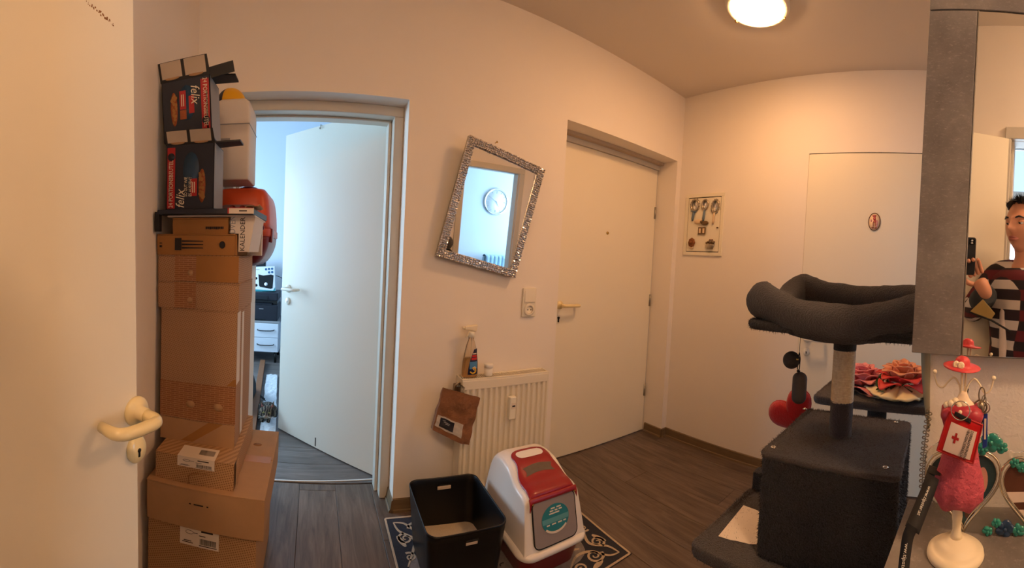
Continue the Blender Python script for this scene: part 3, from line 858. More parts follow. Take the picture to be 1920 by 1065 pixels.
text('KALENDER', RV(-.256, 1.3715, 1.318), .024, 'ink', fp, 'lettering', sx=1.0)
# --- flattened dark mailer on top, with a red and white sticker
t = thing('folded_mailer', 'flattened dark grey mailer with a red and white sticker under the pet food cartons', 'packaging', (-.38, 1.48, 1.384))
b = MB(); b.hexa([(-.565, 1.325, 1.386), (-.215, 1.335, 1.384), (-.205, 1.63, 1.384), (-.56, 1.63, 1.386)], [(-.560, 1.325, 1.402), (-.215, 1.335, 1.404), (-.205, 1.63, 1.406), (-.555, 1.63, 1.406)])
b.build('sleeve', 'box_navy', t, bevel=.002)
b = MB(); b.hexa([(-.573, 1.330, 1.325), (-.553, 1.33, 1.325), (-.55, 1.345, 1.325), (-.573, 1.345, 1.325)], [(-.571, 1.325, 1.395), (-.555, 1.325, 1.395), (-.55, 1.345, 1.395), (-.571, 1.345, 1.395)]); b.build('hanging_flap', 'box_black', t, bevel=.001)
b = MB(); b.box(-.300, -.212, 1.326, 1.3335, 1.3855, 1.4055); s_ = b.build('sticker', 'paper_label', t)
MB().box(-.302, -.297, 1.3252, 1.3262, 1.3855, 1.405).box(-.30, -.214, 1.3252, 1.3262, 1.4035, 1.4055).build('sticker_border', 'red_print', s_)
MB().box(-.262, -.235, 1.3252, 1.3262, 1.393, 1.3965).build('sticker_print', 'ink', s_)
b = MB(); b.grid(lambda a, c: V(-.245 + .052 * a, 1.335 + .10 * c, 1.4065 + .012 * a * (1 - c * .4) + .004 * sin(6 * a)), 6, 3); b.build('torn_corner', 'card', t, solid=.001)

# --- two multipack cartons of pet food
def multipack(label, x0, x1, y0, y1, z0, z1, lean, flip):
    """open pet food tray carton; flip turns the print upside down"""
    t = thing('pet_food_carton', label, 'box', ((x0 + x1) / 2, y0, z0), Matrix.Rotation(lean, 4, 'Y'), 'pet food cartons')
    LOCAL.add(t.name)
    w, d, h = x1 - x0, y1 - y0, z1 - z0
    b = MB()
    b.box(-w / 2, w / 2, 0, .002, 0, h); b.box(-w / 2, w / 2, d - .002, d, 0, h)
    b.box(-w / 2, -w / 2 + .002, 0, d, 0, h); b.box(w / 2 - .002, w / 2, 0, d, 0, h); b.box(-w / 2, w / 2, 0, d, 0, .002)
    b.build('body', 'box_navy', t)
    MB().box(w / 2, w / 2 + .0006, .004, d - .004, .004, h - .004).build('side_panel', 'grey_print', t)
    # front flaps, folded down or standing: dark board with two pale cut outs
    fz0, fz1 = (h - .004, h + .062) if not flip else (h - .006, h + .042)
    fl_ = MB(); fl_.hexa([(-w / 2 - .003, -.001, fz0), (w / 2 + .003, -.001, fz0), (w / 2 + .003, .001, fz0), (-w / 2 - .003, .001, fz0)], [(-w / 2 - .006, -.014, fz1), (w / 2 - .004, -.014, fz1), (w / 2 - .004, -.012, fz1), (-w / 2 - .006, -.012, fz1)])
    f = fl_.build('front_flap', 'box_black', t)
    for s in (0, 1):
        xa = -w / 2 + .006 + s * (w * .49); xb = xa + w * .425
        hh = fz1 - fz0
        def P_(x, k, o=0): return (x - .003 * k, -.001 - .013 * k - o, fz0 + hh * k)
        q = MB(); q.hexa([P_(xa, .16, .001), P_(xb, .16, .001), P_(xb, .16, .0004), P_(xa, .16, .0004)], [P_(xa, .97, .001), P_(xb, .97, .001), P_(xb, .97, .0004), P_(xa, .97, .0004)])
        q.build('inner_board', 'grey_board', f)
        q = MB(); q.at(frame(P_((xa + xb) / 2, .15, .0012), (1, 0, 0), (0, 0, 1), (0, -1, 0))); q.lathe([(0, 0), (w * .15, 0), (w * .15, .0003), (0, .0003)], 16, sy=.24); q.build('thumb_notch', 'card', f)
    q = MB(); q.hexa([(w / 2, .005, h - .003), (w / 2 + .088, .02, h - .010 + .012 * flip), (w / 2 + .088, .08, h - .010 + .012 * flip), (w / 2, .085, h - .003)], [(w / 2, .005, h + .001), (w / 2 + .088, .02, h - .004 + .012 * flip), (w / 2 + .088, .08, h - .004 + .012 * flip), (w / 2, .085, h + .001)])
    if not flip: q.at(Matrix.Translation((w / 2 + .002, 0, h)) @ Matrix.Rotation(radians(-7), 4, 'Y')).box(0, .086, .0, .003, -.016, .022)
    q.build('side_flap', 'box_black', t)
    # print on the front
    e = -.0008
    S = -1 if flip else 1       # print runs upwards or downwards
    def R(xa, xb, za, zb, m, nm, lay=1):
        return MB().box(min(xa, xb), max(xa, xb), e - .0004 * lay, e - .0004 * (lay - 1), min(za, zb), max(za, zb)).build(nm, m, t)
    rx = w / 2 - .004 if not flip else -w / 2 + .004
    sd = -1 if not flip else 1
    MB().box(min(rx, rx + sd * .030), max(rx, rx + sd * .030), e - .0004, e, .004, h - .014).build('red_banner', 'red_print', t)
    if flip: m_ = Matrix(((0, -1, 0, rx + sd * .015), (0, 0, -1, e - .0005), (1, 0, 0, h * .39), (0, 0, 0, 1)))
    else: m_ = Matrix(((0, 1, 0, rx + sd * .015), (0, 0, -1, e - .0005), (-1, 0, 0, h * .56), (0, 0, 0, 1)))
    text('24 PORTIONSBEUTEL', m_, .0225, 'cream_print', t, 'lettering', sx=.80)
    bz = h * .80 if flip else h * .28
    MB().at(frame((rx + sd * .015, e - .0004, bz), (1, 0, 0), (0, 0, 1), (0, -1, 0))).lathe([(0, 0), (.014, 0), (.014, .0004), (0, .0004)], 16).build('banner_emblem', 'box_navy', t)
    # blue glow, bowl of food, dark plate and slogans
    gx = (.02 if flip else -.012)
    g = MB().at(frame((gx - .015 * sd, e, h * .60), (1, 0, 0), (0, 0, 1), (0, -1, 0)))
    g.lathe([(0, 0), (w * .17, 0), (w * .17, .0002), (0, .0002)], 28, sy=2.0); g.build('blue_glow', 'blue_glow_print', t)
    ox = w / 2 - .043 if flip else -w / 2 + .045
    g = MB().at(frame((ox, e - .0003, h * (.35 if flip else .52)), (1, 0, 0), (0, 0, 1), (0, -1, 0)))
    g.lathe([(0, 0), (.013, 0), (.013, .0004), (0, .0004)], 24, sy=4.6); g.build('food_picture', 'orange_print', t)
    g = MB(); random.seed(int(h * 1e4))
    for k in range(26):
        cx_, cz_ = ox + random.uniform(-.010, .010), h * (.35 if flip else .52) + random.uniform(-.048, .048); r_ = random.uniform(.003, .006)
        g.add([(cx_ + cos(q) * r_, e - .0008 - .00004 * k, cz_ + sin(q) * r_ * 1.3) for q in [2 * pi * j / 6 for j in range(6)]], [(5, 4, 3, 2, 1, 0)])
    g.build('food_chunks', 'kraft_dark', t)['kind'] = 'stuff'
    ox2 = ox - .030 * 1 if flip else ox + .034
    R(ox2 - .012, ox2 + .012, h * (.20 if flip else .50), h * (.46 if flip else .80), 'red_print', 'flavour_panel', 2)
    if not flip:
        R(ox2 - .012, ox2 + .012, h * .34, h * .49, 'orange_print', 'flavour_panel', 2); R(ox2 + .022, ox2 + .042, h * .42, h * .70, 'red_print', 'flavour_panel', 2)
    def TM(x, z): return Matrix(((0, -1, 0, x), (0, 0, -1, e - .001), (1, 0, 0, z), (0, 0, 0, 1))) if flip else Matrix(((0, 1, 0, x), (0, 0, -1, e - .001), (-1, 0, 0, z), (0, 0, 0, 1)))
    lx = -w / 2 + .056 if flip else w / 2 - .056
    SH = Matrix(((1, .28, 0, 0), (0, 1, 0, 0), (0, 0, 1, 0), (0, 0, 0, 1)))
    text('felix', TM(lx, h * .17 if flip else h * .70) @ SH, .046, 'cream_print', t, 'brand_lettering', sx=.85, ext=.0006)
    if flip:
        for k, s in enumerate(('SO GUT WIE', 'ES AUSSIEHT')): text(s, TM(lx + .020 + k * .017, h * .34), .0165, 'cream_print', t, 'slogan_lettering', sx=.75)
    for k in range(2): R(ox2 - .006 + k * .007, ox2 - .003 + k * .007, h * (.55 if not flip else .25), h * (.74 if not flip else .41), 'cream_print', 'flavour_line', 3)
    R(-sd * (w / 2 - .016), -sd * (w / 2 - .010), h * .1, h * (.5 if flip else .74), 'grey_print', 'small_print', 1)
    return t
MP1 = multipack('lower pet food carton, red banner on its left, standing on the dark mailer', -.541, -.362, 1.362, 1.50, 1.405, 1.641, 0, True)
MP2 = multipack('upper pet food carton, topmost of the stack, red banner on its right', -.553, -.372, 1.366, 1.50, 1.652, 1.870, radians(-3.5), False)

# --- things standing behind the stack
t = thing('tall_carton', 'tall pale grey carton standing in the doorway behind the cardboard stack', 'box', (-.36, 1.90, 0))
b = MB(); b.box(-.452, -.312, 1.745, 2.08, 0, 1.19); b.build('body', 'white_card', t, bevel=.004)
b = MB(); b.box(-.452, -.385, 1.745, 2.08, 1.19, 1.194); b.build('flap', 'card', t); b = MB(); b.box(-.3845, -.310, 1.742, 2.08, 1.19, 1.194); b.build('flap', 'card', t)
b = MB(); b.box(-.345, -.311, 1.742, 1.7452, .95, 1.19); b.build('packing_tape', 'card', t)
# pet carrier: half shells with an end grille, clips and a carrying handle
pc = V(-.333, 1.70, 1.194)
t = thing('pet_carrier', 'pet carrier with an orange upper shell and dark red lower shell behind the stack', 'pet carrier', pc)
LOCAL.add(t.name)
def shell(z0, z1, w0, w1, d0, d1, rnd, mtl, nm, crown=False):
    b = MB(); rings = []
    n = 8
    for k in range(n + 1):
        f = k / n
        z = z0 + (z1 - z0) * (sin(f * pi / 2) if crown else 1 - cos(f * pi / 2) if False else f)
        s = (cos(f * pi / 2 * .97) ** .55 if crown else 1)
        if crown: w = w1 + (w0 - w1) * s; d = d1 + (d0 - d1) * s
        else: w = w0 + (w1 - w0) * sin(f * pi / 2) ** .6; d = d0 + (d1 - d0) * sin(f * pi / 2) ** .6
        rings.append([(x, y + .21, z) for x, y in rrect(-w, w, -d, d, min(w, d) * rnd, 6)])
    b.loft(rings); return b.build(nm, mtl, t)
shell(0, .135, .060, .128, .15, .205, .45, 'carrier_red', 'lower_shell')
shell(.165, .345, .128, .072, .205, .14, .45, 'carrier_orange', 'upper_shell', True)
b = MB(); rings = [[(x, y + .21, z) for x, y in rrect(-.127 - e, .127 + e, -.213 - e, .213 + e, .08, 6)] for z, e in ((.130, .0), (.133, .006), (.163, .006), (.168, 0))]; b.loft(rings); b.build('rim', 'carrier_orange', t)
b = MB().at(frame((-.005, -.004, .215), (1, 0, 0), (0, .25, 1), (0, -1, .25))); b.prism(rrect(-.085, .085, -.06, .05, .03), 0, .012); pl_ = b.build('end_grille', 'carrier_grey', t, bevel=.003)
for hx_, hz in ((-.045, .0), (-.005, .0), (.036, .0), (-.045, -.035), (-.005, -.035), (.036, -.035), (-.025, .032), (.018, .032)):
    b = MB().at(frame((-.005, -.004, .215), (1, 0, 0), (0, .25, 1), (0, -1, .25)) @ Matrix.Translation((hx_, hz, .0122))); b.lathe([(0, 0), (.0125, 0), (.0135, .002), (.0115, .002), (.011, .0006), (0, .0006)], 16); b.build('air_hole', 'carrier_red', pl_)
b = MB(); b.box(.128, .139, .06, .12, .105, .168); b.build('clip', 'carrier_red', t, bevel=.004)
b = MB(); b.box(.02, .11, -.010, .004, .158, .176); b.build('latch', 'carrier_red', t, bevel=.004)
b = MB(); b.tube([(-.05, .21, .345)] + bez((-.05, .21, .35), (-.05, .21, .375), (.05, .21, .375), (.05, .21, .35), 8) + [(.05, .21, .345)], .009, 8); b.build('carry_handle', 'carrier_red', t)
# white carton on the carrier, yellow shell on the carton
t = thing('white_carton', 'plain white carton balanced on the orange pet carrier', 'box', (-.385, 1.81, 1.570))
LOCAL.add(t.name)
b = MB(); rings = []
for z, k in ((0, -.004), (.006, 0), (.2, 0), (.30, 0), (.335, -.004), (.352, -.022)): rings.append([(x, y, z) for x, y in rrect(-.075 - k, .085 + k, -.10 - k, .10 + k, .012, 3)])
b.loft(rings); b.build('body', 'white_card', t)
b = MB(); b.box(-.074, .0855, -.1016, -.1002, .236, .240); b.box(.0852, .0866, -.10, .10, .233, .237); b.build('lid_seam', 'grey_print', t)
b = MB(); b.box(-.075, .0, -.1012, -.100, .165, .178); b.build('grey_print_strip', 'grey_print', t)
for k, zc in enumerate((.29, .265)):
    pass
t = thing('yellow_shell', 'rounded yellow and navy toy shell on top of the white carton', 'toy', (-.405, 1.81, 1.922)); LOCAL.add(t.name)
b = MB(); b.lathe([(0.07 * cos(a) + .0005, .075 * sin(a)) for a in [pi / 2 * k / 10 for k in range(11)]], 28); b.build('dome', 'yellow_shell', t)
b = MB(); b.grid(lambda a, c: V(*((.0708 * cos(pi / 2 * c) * cos(pi * .62 + a * pi * .75)), (.0708 * cos(pi / 2 * c) * sin(pi * .62 + a * pi * .75 + 0) * 1), .0758 * sin(pi / 2 * c))), 14, 10); b.build('navy_segment', 'navy_shell', t)
# ================================================================== ON THE FLOOR: RUG, BIN, LITTER BOX
t = thing('rug', 'navy and cream patterned rug under the black bin and the hooded litter box', 'rug', (.82, 1.48, 0)); LOCAL.add(t.name)
rw, rh = .468, .322
ang = radians(-.6)
t.rotation_euler = (0, 0, ang); MW[t.name] = Matrix.Translation((.83, 1.48, 0)) @ Matrix.Rotation(ang, 4, 'Z'); t.matrix_world = MW[t.name]
b = MB(); b.box(-rw, rw, -rh, rh, 0, .004); b.build('pile', 'rug_navy', t, bevel=.002)
def ribbon(pts, w, z=.0046, closed=False):
    b = MB(); P = [V(p[0], p[1], 0) for p in pts]; n = len(P); L_, R_ = [], []
    for i in range(n):
        a = P[(i - 1) % n] if closed or i else P[i]; c = P[(i + 1) % n] if closed or i < n - 1 else P[i]
        d = (c - a).normalized(); nn = V(-d.y, d.x, 0); k = w[i] if isinstance(w, list) else w
        L_.append(P[i] + nn * k); R_.append(P[i] - nn * k)
    v = [(p.x, p.y, z) for p in L_ + R_]
    m = n if closed else n - 1
    b.add(v, [(i, n + i, n + (i + 1) % n, (i + 1) % n) for i in range(m)])
    return b
def rb(pts, w, m, nm, z=.0046, closed=False):
    return ribbon(pts, w, z, closed).build(nm, m, t, solid=.0006)
rb(rrect(-rw + .006, rw - .006, -rh + .006, rh - .006, .006, 2), .005, 'rug_cream', 'border', closed=True)
def blob(cx, cy, pts, m, z=.0044, nm='motif'):
    b = MB(); b.prism([(cx + p[0], cy + p[1]) for p in pts], z - .0006, z); return b.build(nm, m, t)
cp = [(cos(a) * (rw - .075) * (1 + .06 * cos(8 * a)), sin(a) * (rh - .05) * (1 + .05 * cos(8 * a))) for a in [2 * pi * k / 64 for k in range(64)]]
blob(0, 0, cp, 'rug_grey', nm='medallion')
all_b = MB()
for sx in (-1, 1):
    for sy in (-1, 1):
        q = MB()
        def sp(cx, cy, r, turns, a0, w, dr=1):
            n = 26; pts = [(sx * (cx + r * (1 - k / n * .85) * cos(a0 + dr * 2 * pi * turns * k / n)), sy * (cy + r * (1 - k / n * .85) * sin(a0 + dr * 2 * pi * turns * k / n))) for k in range(n + 1)]
            g = ribbon(pts, [w * (1.2 - .7 * k / n) for k in range(n + 1)], .0052); q.add(g.v, g.f)
        def cv(pts, w):
            pp = [(sx * p[0], sy * p[1]) for p in [tuple(x) for x in smoothpath([V(a, c, 0) for a, c in pts], 8)]]
            n = len(pp); g = ribbon(pp, [w * (.4 + sin(pi * k / (n - 1)) * .8) for k in range(n)], .0052); q.add(g.v, g.f)
        ox, oy = rw - .11, rh - .10
        sp(ox - .03, oy + .01, .040, 1.6, 0, .0055); sp(ox + .035, oy - .05, .034, 1.5, 1.5, .005, -1); sp(ox - .12, oy + .035, .028, 1.4, 3, .0045)
        sp(ox + .04, oy - .16, .026, 1.3, 1, .0045)
        cv([(ox + .07, oy + .06), (ox + .02, oy + .045), (ox - .03, oy - .02), (ox - .10, oy - .03), (ox - .17, oy + .02)], .006)
        cv([(ox + .07, oy + .06), (ox + .055, oy + .0), (ox + .0, oy - .06), (ox + .02, oy - .13), (ox + .06, oy - .21)], .006)
        cv([(ox - .06, oy - .06), (ox - .13, oy - .08), (ox - .19, oy - .05)], .008)
        cv([(ox - .03, oy - .10), (ox - .02, oy - .16), (ox + .01, oy - .22)], .008)
        cv([(ox + .045, oy - .10), (ox + .07, oy - .03)], .010); cv([(ox - .02, oy + .05), (ox - .08, oy + .065)], .010)
        all_b.add(q.v, q.f)
all_b.build('scroll_pattern', 'rug_cream', t, solid=.0006)['kind'] = 'stuff'
dk = MB()
random.seed(2)
for k in range(90):
    a = random.uniform(0, 2 * pi); r = sqrt(random.random()); x, y = cos(a) * r * (rw - .13), sin(a) * r * (rh - .10); s = random.uniform(.006, .016); th = random.uniform(0, pi)
    pts = [(x + s * (1 - .05 * j) * cos(th + .35 * j), y + s * .7 * (1 - .05 * j) * sin(th + .35 * j)) for j in range(9)]
    g = ribbon(pts, .0024, .0050); dk.add(g.v, g.f)
dk.build('worn_pattern', 'rug_navy', t, solid=.0004)['kind'] = 'stuff'

# open black bin with cat litter
RZ_ = .262
rim = [PZ(u, v, RZ_) for u, v in ((770, 898), (884, 885), (960, 984), (801, 1010))]
cx, cy = sum(p.x for p in rim) / 4, sum(p.y for p in rim) / 4
hw, hd = .160, .188
bz = .004
t = thing('storage_bin', 'open black plastic bin used as a litter tray on the rug', 'bin', (cx, cy, bz), radians(-2.0)); LOCAL.add(t.name)
H_ = RZ_ - bz
def br(k, z, r=.042): return [(x, y, z) for x, y in rrect(-hw * k, hw * k, -hd * k, hd * k, r, 6)]
b = MB(); b.loft([br(.84, 0, .035), br(.86, .006, .037), br(.985, H_ - .03), br(.99, H_ - .012), br(1.0, H_ - .010), br(1.0, H_ - .001), br(.985, H_), br(.972, H_ - .004), br(.955, H_ - .03), br(.838, .008, .035)], True, False); b.add(br(.84, 0, .035), [tuple(range(27, -1, -1))]); b.add(br(.838, .008, .035), [tuple(range(28))]); b.build('tub', 'black_plastic', t)
for s in (-1, 1):
    b = MB(); b.box(-.030 + .012, .050 - .012, *sorted((s * hd * .925, s * hd * .999)), H_ - .052, H_ - .032)
    b.build('handle_slot', 'dark_gap', t, bevel=.008, seg=3)
    b = MB(); b.box(-.016, .030, *sorted((s * hd * .9965, s * hd * 1.0025)), H_ - .050, H_ - .040); b.build('slot_edge', 'grey_board', t, bevel=.003)
MB().box(-.024, .040, hd * .900, hd * .926, H_ - .050, H_ - .034).build('slot_edge', 'grey_board', t, bevel=.004)
LZ = .080
k_ = .84 + .13 * LZ / H_
def litt(a, c):
    r = .999 * c; p = br(.862, 0, .04); i = int(round(a * 28)) % 28
    x, y = p[i][0] * r, p[i][1] * r
    z = LZ + .020 * (-y / hd) + mnoise.noise(V(x * 22, y * 22, 3)) * .010 * (1 - c ** 6) + .012 * max(0, -x / hw) - .02 * max(0, (y - .02) / hd)
    return (x, y, z)
b = MB(); b.grid(litt, 28, 14)
lt = tag(b.build('cat_litter', 'litter_sand'), 'pale beige cat litter lying in the open black bin', 'litter', kind='stuff'); lt.location = (cx, cy, bz); lt.rotation_euler = (0, 0, radians(-2))

# hooded litter box
t = thing('litter_box', 'white hooded litter box with a dark red base and lid beside the black bin', 'litter box', (.950, 1.452, .004)); LOCAL.add(t.name)
def sec(w, y0_, y1_, z, r=.05, tilt=0): return [(x, y, z + tilt * y) for x, y in rrect(-w, w, y0_, y1_, r, 6)]
b = MB(); b.loft([sec(.128, -.165, .165, 0, .04), sec(.132, -.17, .17, .004, .045), sec(.150, -.195, .195, .105, .05), sec(.154, -.2, .2, .110, .05), sec(.148, -.195, .195, .112, .05)]); b.build('base', 'hood_red', t)
b = MB(); b.loft([sec(.160, -.212, .21, .100, .055), sec(.166, -.218, .215, .106, .06), sec(.167, -.219, .216, .118, .06), sec(.160, -.212, .21, .126, .055), sec(.150, -.205, .203, .128, .05)]); b.build('rim', 'hood_white', t)
# hood: cross sections along the depth, narrowing upwards, with a rounded crown and a sloping front
def hood(a, c):
    """a around the half section 0..1 (left foot -> crown -> right foot), c from front to back"""
    y = -.200 + .400 * c
    foot = .150
    if c < .12: top = .128 + (.318 - .128) * (c / .12) ** .9
    elif c < .24: f = (c - .12) / .12; top = .318 + .016 * sin(f * pi / 2)
    elif c < .58: f = (c - .24) / .34; top = .334 + .052 * (f * f * (3 - 2 * f)) ** 1.1
    elif c < .80: f = (c - .58) / .22; top = .386 + .004 * sin(f * pi)
    else: f = (c - .8) / .2; top = .386 - (.386 - .128) * f ** 2.6
    q = abs(a * 2 - 1); s = -1 if a < .5 else 1
    e = .13
    wtop = foot - .024 * min(1, max(0, (top - .128) / .26))
    if q > e * 3:
        g = (q - e * 3) / (1 - e * 3); x = wtop + (foot - wtop) * g ** 1.15; z = top - .028 - (top - .028 - .124) * g
        if top - .028 < .124: z = .124 + (top - .124) * (1 - g) * .2
    else:
        g = q / (e * 3); th = g * pi / 2
        x = wtop * (g if g < .72 else .72 + .28 * sin((g - .72) / .28 * pi / 2)); z = top - .028 * max(0, (g - .55) / .45) ** 2
    # shell drawn in a little at front and back
    return (s * x, y, max(z, .124))
b = MB(); b.grid(hood, 72, 60); b.build('hood', 'hood_white', t)
def onhood(x, c, e=.003):
    for k in range(0, 200):
        a = .5 + .5 * k / 200 * (1 if x > 0 else -1)
        p = hood(min(max(a, 0), 1), c)
        if abs(p[0]) >= abs(x): return V(x, p[1], p[2] + e)
    return V(x, p[1], p[2] + e)
# front flap panel and its opening
def fpt(x, z, e): 
    f = (z - .128) / (.318 - .128); return V(x, -.200 + .048 * (max(0, f) ** 1.11) - e, z)
fl = rrect(-.102, .102, .138, .305, .026, 5)
b = MB(); n = len(fl); b.add([fpt(x, z, .003) for x, z in fl] + [fpt(x, z, .006) for x, z in fl], [tuple(range(n, 2 * n))] + [(i, (i + 1) % n, n + (i + 1) % n, n + i) for i in range(n)]); b.build('flap', 'hood_flap', t)
fl2 = rrect(-.105, .105, .134, .306, .028, 5); b = MB(); b.tube([fpt(x, z, .003) for x, z in fl2], .0024, 6, closed=True); b.build('flap_gap', 'dark_gap', t)
# round sticker
def st(r, m, nm, e, cx=.0, cz=.226, pts=None, par=None):
    P = pts or [(cx + cos(a) * r * 1.28, cz + sin(a) * r) for a in [2 * pi * k / 36 for k in range(36)]]
    b = MB(); b.add([fpt(x, z, e) for x, z in P], [tuple(range(len(P)))]); return b.build(nm, m, par or t, solid=.0004)
mat('sticker_pale', (96, 160, 166), .4)
sk = st(.052, 'teal_sticker', 'sticker', .0068)
st(0, 'sticker_pale', 'sticker_band', .0074, pts=[(-.063, .214), (.063, .214), (.0655, .232), (-.0655, .232)], par=sk)
b = MB()
for z, xs in ((.262, ((-.02, .0), (.008, .03))), (.253, ((-.026, -.008), (-.002, .012), (.018, .034))), (.244, ((-.03, .02),)), (.206, ((-.045, -.03), (-.02, .0), (.01, .03), (.036, .05)))):
    for xa, xb in xs: b.add([fpt(xa, z, .0078), fpt(xb, z, .0078), fpt(xb, z + .005, .0078), fpt(xa, z + .005, .0078)], [(0, 1, 2, 3)])
b.build('sticker_print', 'paper_label', sk)['kind'] = 'stuff'
P = [(cos(a) * .0665, .226 + sin(a) * .052) for a in [pi * 1.22 + pi * .56 * k / 12 for k in range(13)]]; P += [(cos(a) * .060, .226 + sin(a) * .044) for a in [pi * 1.78 - pi * .56 * k / 12 for k in range(13)]]
st(0, 'paper_label', 'sticker_edge', .0076, pts=P, par=sk)
# red lid with its opening handle, filter window and front lip
def lidp(x, c, e=.004): return onhood(x, c, e)
def lw(c):          # half width of the lid along the slope
    if c < .34: return .108
    if c < .50: f = (c - .34) / .16; return .108 - .018 * (f * f * (3 - 2 * f))
    return .090 * sqrt(max(.02, 1 - (max(0, c - .58) / .145) ** 2.6))
def lgrid(a, c0): c = .115 + .60 * c0; return lidp((a * 2 - 1) * lw(c), c)
b = MB(); b.grid(lgrid, 30, 34); 
b.build('lid', 'hood_red', t, solid=.005)
b = MB()
b.grid(lambda a, c: lidp((a * 2 - 1) * (.068 - .016 * abs(c * 2 - 1) ** 2.5), .545 + .115 * c + .012 * (1 - (a * 2 - 1) ** 2) * (c - .3), .0082), 20, 8); b.build('lid_handle_opening', 'hood_white', t)
b = MB()
b.grid(lambda a, c: lidp((a * 2 - 1) * (.074 - .010 * sin(pi * c)), .355 + .085 * c + .016 * cos((a * 2 - 1) * 2.2), .0082), 20, 8); b.build('filter', 'hood_filter', t)
b = MB(); b.grid(lambda a, c: fpt((a * 2 - 1) * .116, .318 - .018 * c - .028 * max(0, abs(a * 2 - 1) - .9) * 10 * c + .0, .006 + .004 * sin(pi * c)), 40, 6); b.build('lid_lip', 'hood_red', t, solid=.004)
b = MB(); b.grid(lambda a, c: V(*(V(*lidp((a * 2 - 1) * .112, .115, .004)).lerp(fpt((a * 2 - 1) * .116, .318, .006), c))), 30, 3); b.build('lid_front', 'hood_red', t, solid=.004)
for s in (-1, 1): MB().ball(tuple(fpt(s * .104, .300, .012)), .004, 8, 6).build('lid_stud', 'brass', t)
# ================================================================== ON THE BACK WALL
# tilted mirror with a mosaic frame; it leans off the wall at its top
ML = radians(3.5)
mn = V(0, -cos(ML), -sin(ML))                       # glass normal, into the hall and slightly down
mc = V(.868, 1.806, 1.520)
cs = [PP(u, v, mc, mn) for u, v in ((876, 250), (1018, 318), (969, 521), (821, 482))]
mc = sum(cs, V(0, 0, 0)) / 4
mx = ((cs[1] - cs[0]) + (cs[2] - cs[3])).normalized(); mx = (mx - mn * mx.dot(mn)).normalized()
my = mn.cross(mx); my = my if my.z > 0 else -my
mw = ((cs[1] - cs[0]).length + (cs[2] - cs[3]).length) / 2; mh = ((cs[3] - cs[0]).length + (cs[2] - cs[1]).length) / 2
t = thing('wall_mirror_tilted'.replace('wall_mirror_tilted', 'silver_mirror'), 'mirror in a silver mosaic frame hanging crooked on the wall above the radiator', 'mirror', mc)
MM = frame(mc, mx, my, mn)
BW = .040
b = MB().at(MM)
for x0, x1, y0, y1 in ((-mw / 2, mw / 2, mh / 2 - BW, mh / 2), (-mw / 2, mw / 2, -mh / 2, -mh / 2 + BW), (-mw / 2, -mw / 2 + BW, -mh / 2 + BW, mh / 2 - BW), (mw / 2 - BW, mw / 2, -mh / 2 + BW, mh / 2 - BW)):
    b.box(x0, x1, y0, y1, -.020, .004)
fr = b.build('frame', 'steel', t, bevel=.002)
b = MB().at(MM)
random.seed(11)
def tessera(x, y):
    s = random.uniform(.0052, .0082); a = random.uniform(0, pi); h = .004
    n = random.choice((5, 6, 7)); tx, ty = random.uniform(-.0016, .0016), random.uniform(-.0016, .0016)
    ring = lambda k, z, dx=0, dy=0: [(x + dx + k * s * cos(a + 2 * pi * i / n), y + dy + k * s * sin(a + 2 * pi * i / n) * .8, z) for i in range(n)]
    b.loft([ring(1, h), ring(.86, h + .004), ring(.35, h + .0075, tx * 2, ty * 2)], True, True, False)
for row in range(4):
    o = BW * (row + .5) / 4 - .0005
    nx = int(mw / .0115); ny = int(mh / .0115)
    for i in range(nx + 1):
        x = -mw / 2 + .006 + (mw - .012) * i / nx + random.uniform(-.002, .002)
        b_y = mh / 2 - o
        if abs(x) < mw / 2 - o + .004: tessera(x, b_y + random.uniform(-.0015, .0015)); tessera(x, -b_y + random.uniform(-.0015, .0015))
    for i in range(ny + 1):
        y = -mh / 2 + .006 + (mh - .012) * i / ny + random.uniform(-.002, .002)
        if abs(y) < mh / 2 - o - .004: tessera(mw / 2 - o, y); tessera(-mw / 2 + o, y)
b.build('mosaic', 'silver_mosaic', t)['kind'] = 'stuff'
MB().at(MM).box(-mw / 2 + BW, mw / 2 - BW, -mh / 2 + BW, mh / 2 - BW, -.012, -.002).build('glass', 'mirror_glass', t)
q = PY(929, 268, YA - .004)
tag(MB().at(frame((q.x, YA, q.z), (1, 0, 0), (0, 0, 1), (0, -1, 0))).lathe([(0, 0), (.0022, 0), (.0022, .02), (.005, .021), (.005, .023), (0, .023)], 10).build('nail', 'brass'), 'small nail in the wall just above the crooked mirror', 'nail')

# light switch over socket
q = [PY(u, v, YA) for u, v in ((980, 540), (1005, 541), (1001, 595), (977, 593))]
sx0, sx1, sz0, sz1 = 1.081, 1.166, .961, 1.119
t = thing('light_switch', 'cream light switch combined with a power socket below the crooked mirror', 'switch', (1.123, YA, 1.04))
b = MB(); b.box(sx0, sx1, YA - .012, YA, sz0, sz1); b.build('plate', 'cream_enamel', t, bevel=.004, seg=3)
b = MB(); b.hexa([(sx0 + .010, YA - .018, sz1 - .076), (sx1 - .010, YA - .018, sz1 - .076), (sx1 - .010, YA - .010, sz1 - .076), (sx0 + .010, YA - .010, sz1 - .076)], [(sx0 + .010, YA - .013, sz1 - .012), (sx1 - .010, YA - .013, sz1 - .012), (sx1 - .010, YA - .010, sz1 - .012), (sx0 + .010, YA - .010, sz1 - .012)]); b.build('rocker', 'cream_enamel', t, bevel=.002)
sm = frame((1.1235, YA - .012, sz0 + .040), (1, 0, 0), (0, 0, 1), (0, -1, 0))
b = MB().at(sm); b.lathe([(.0335, 0), (.0335, .0035), (.0300, .0065), (.0235, .0070), (.0212, .0060), (.0205, .0012), (0, .0010)], 32); so = b.build('socket', 'cream_enamel', t)
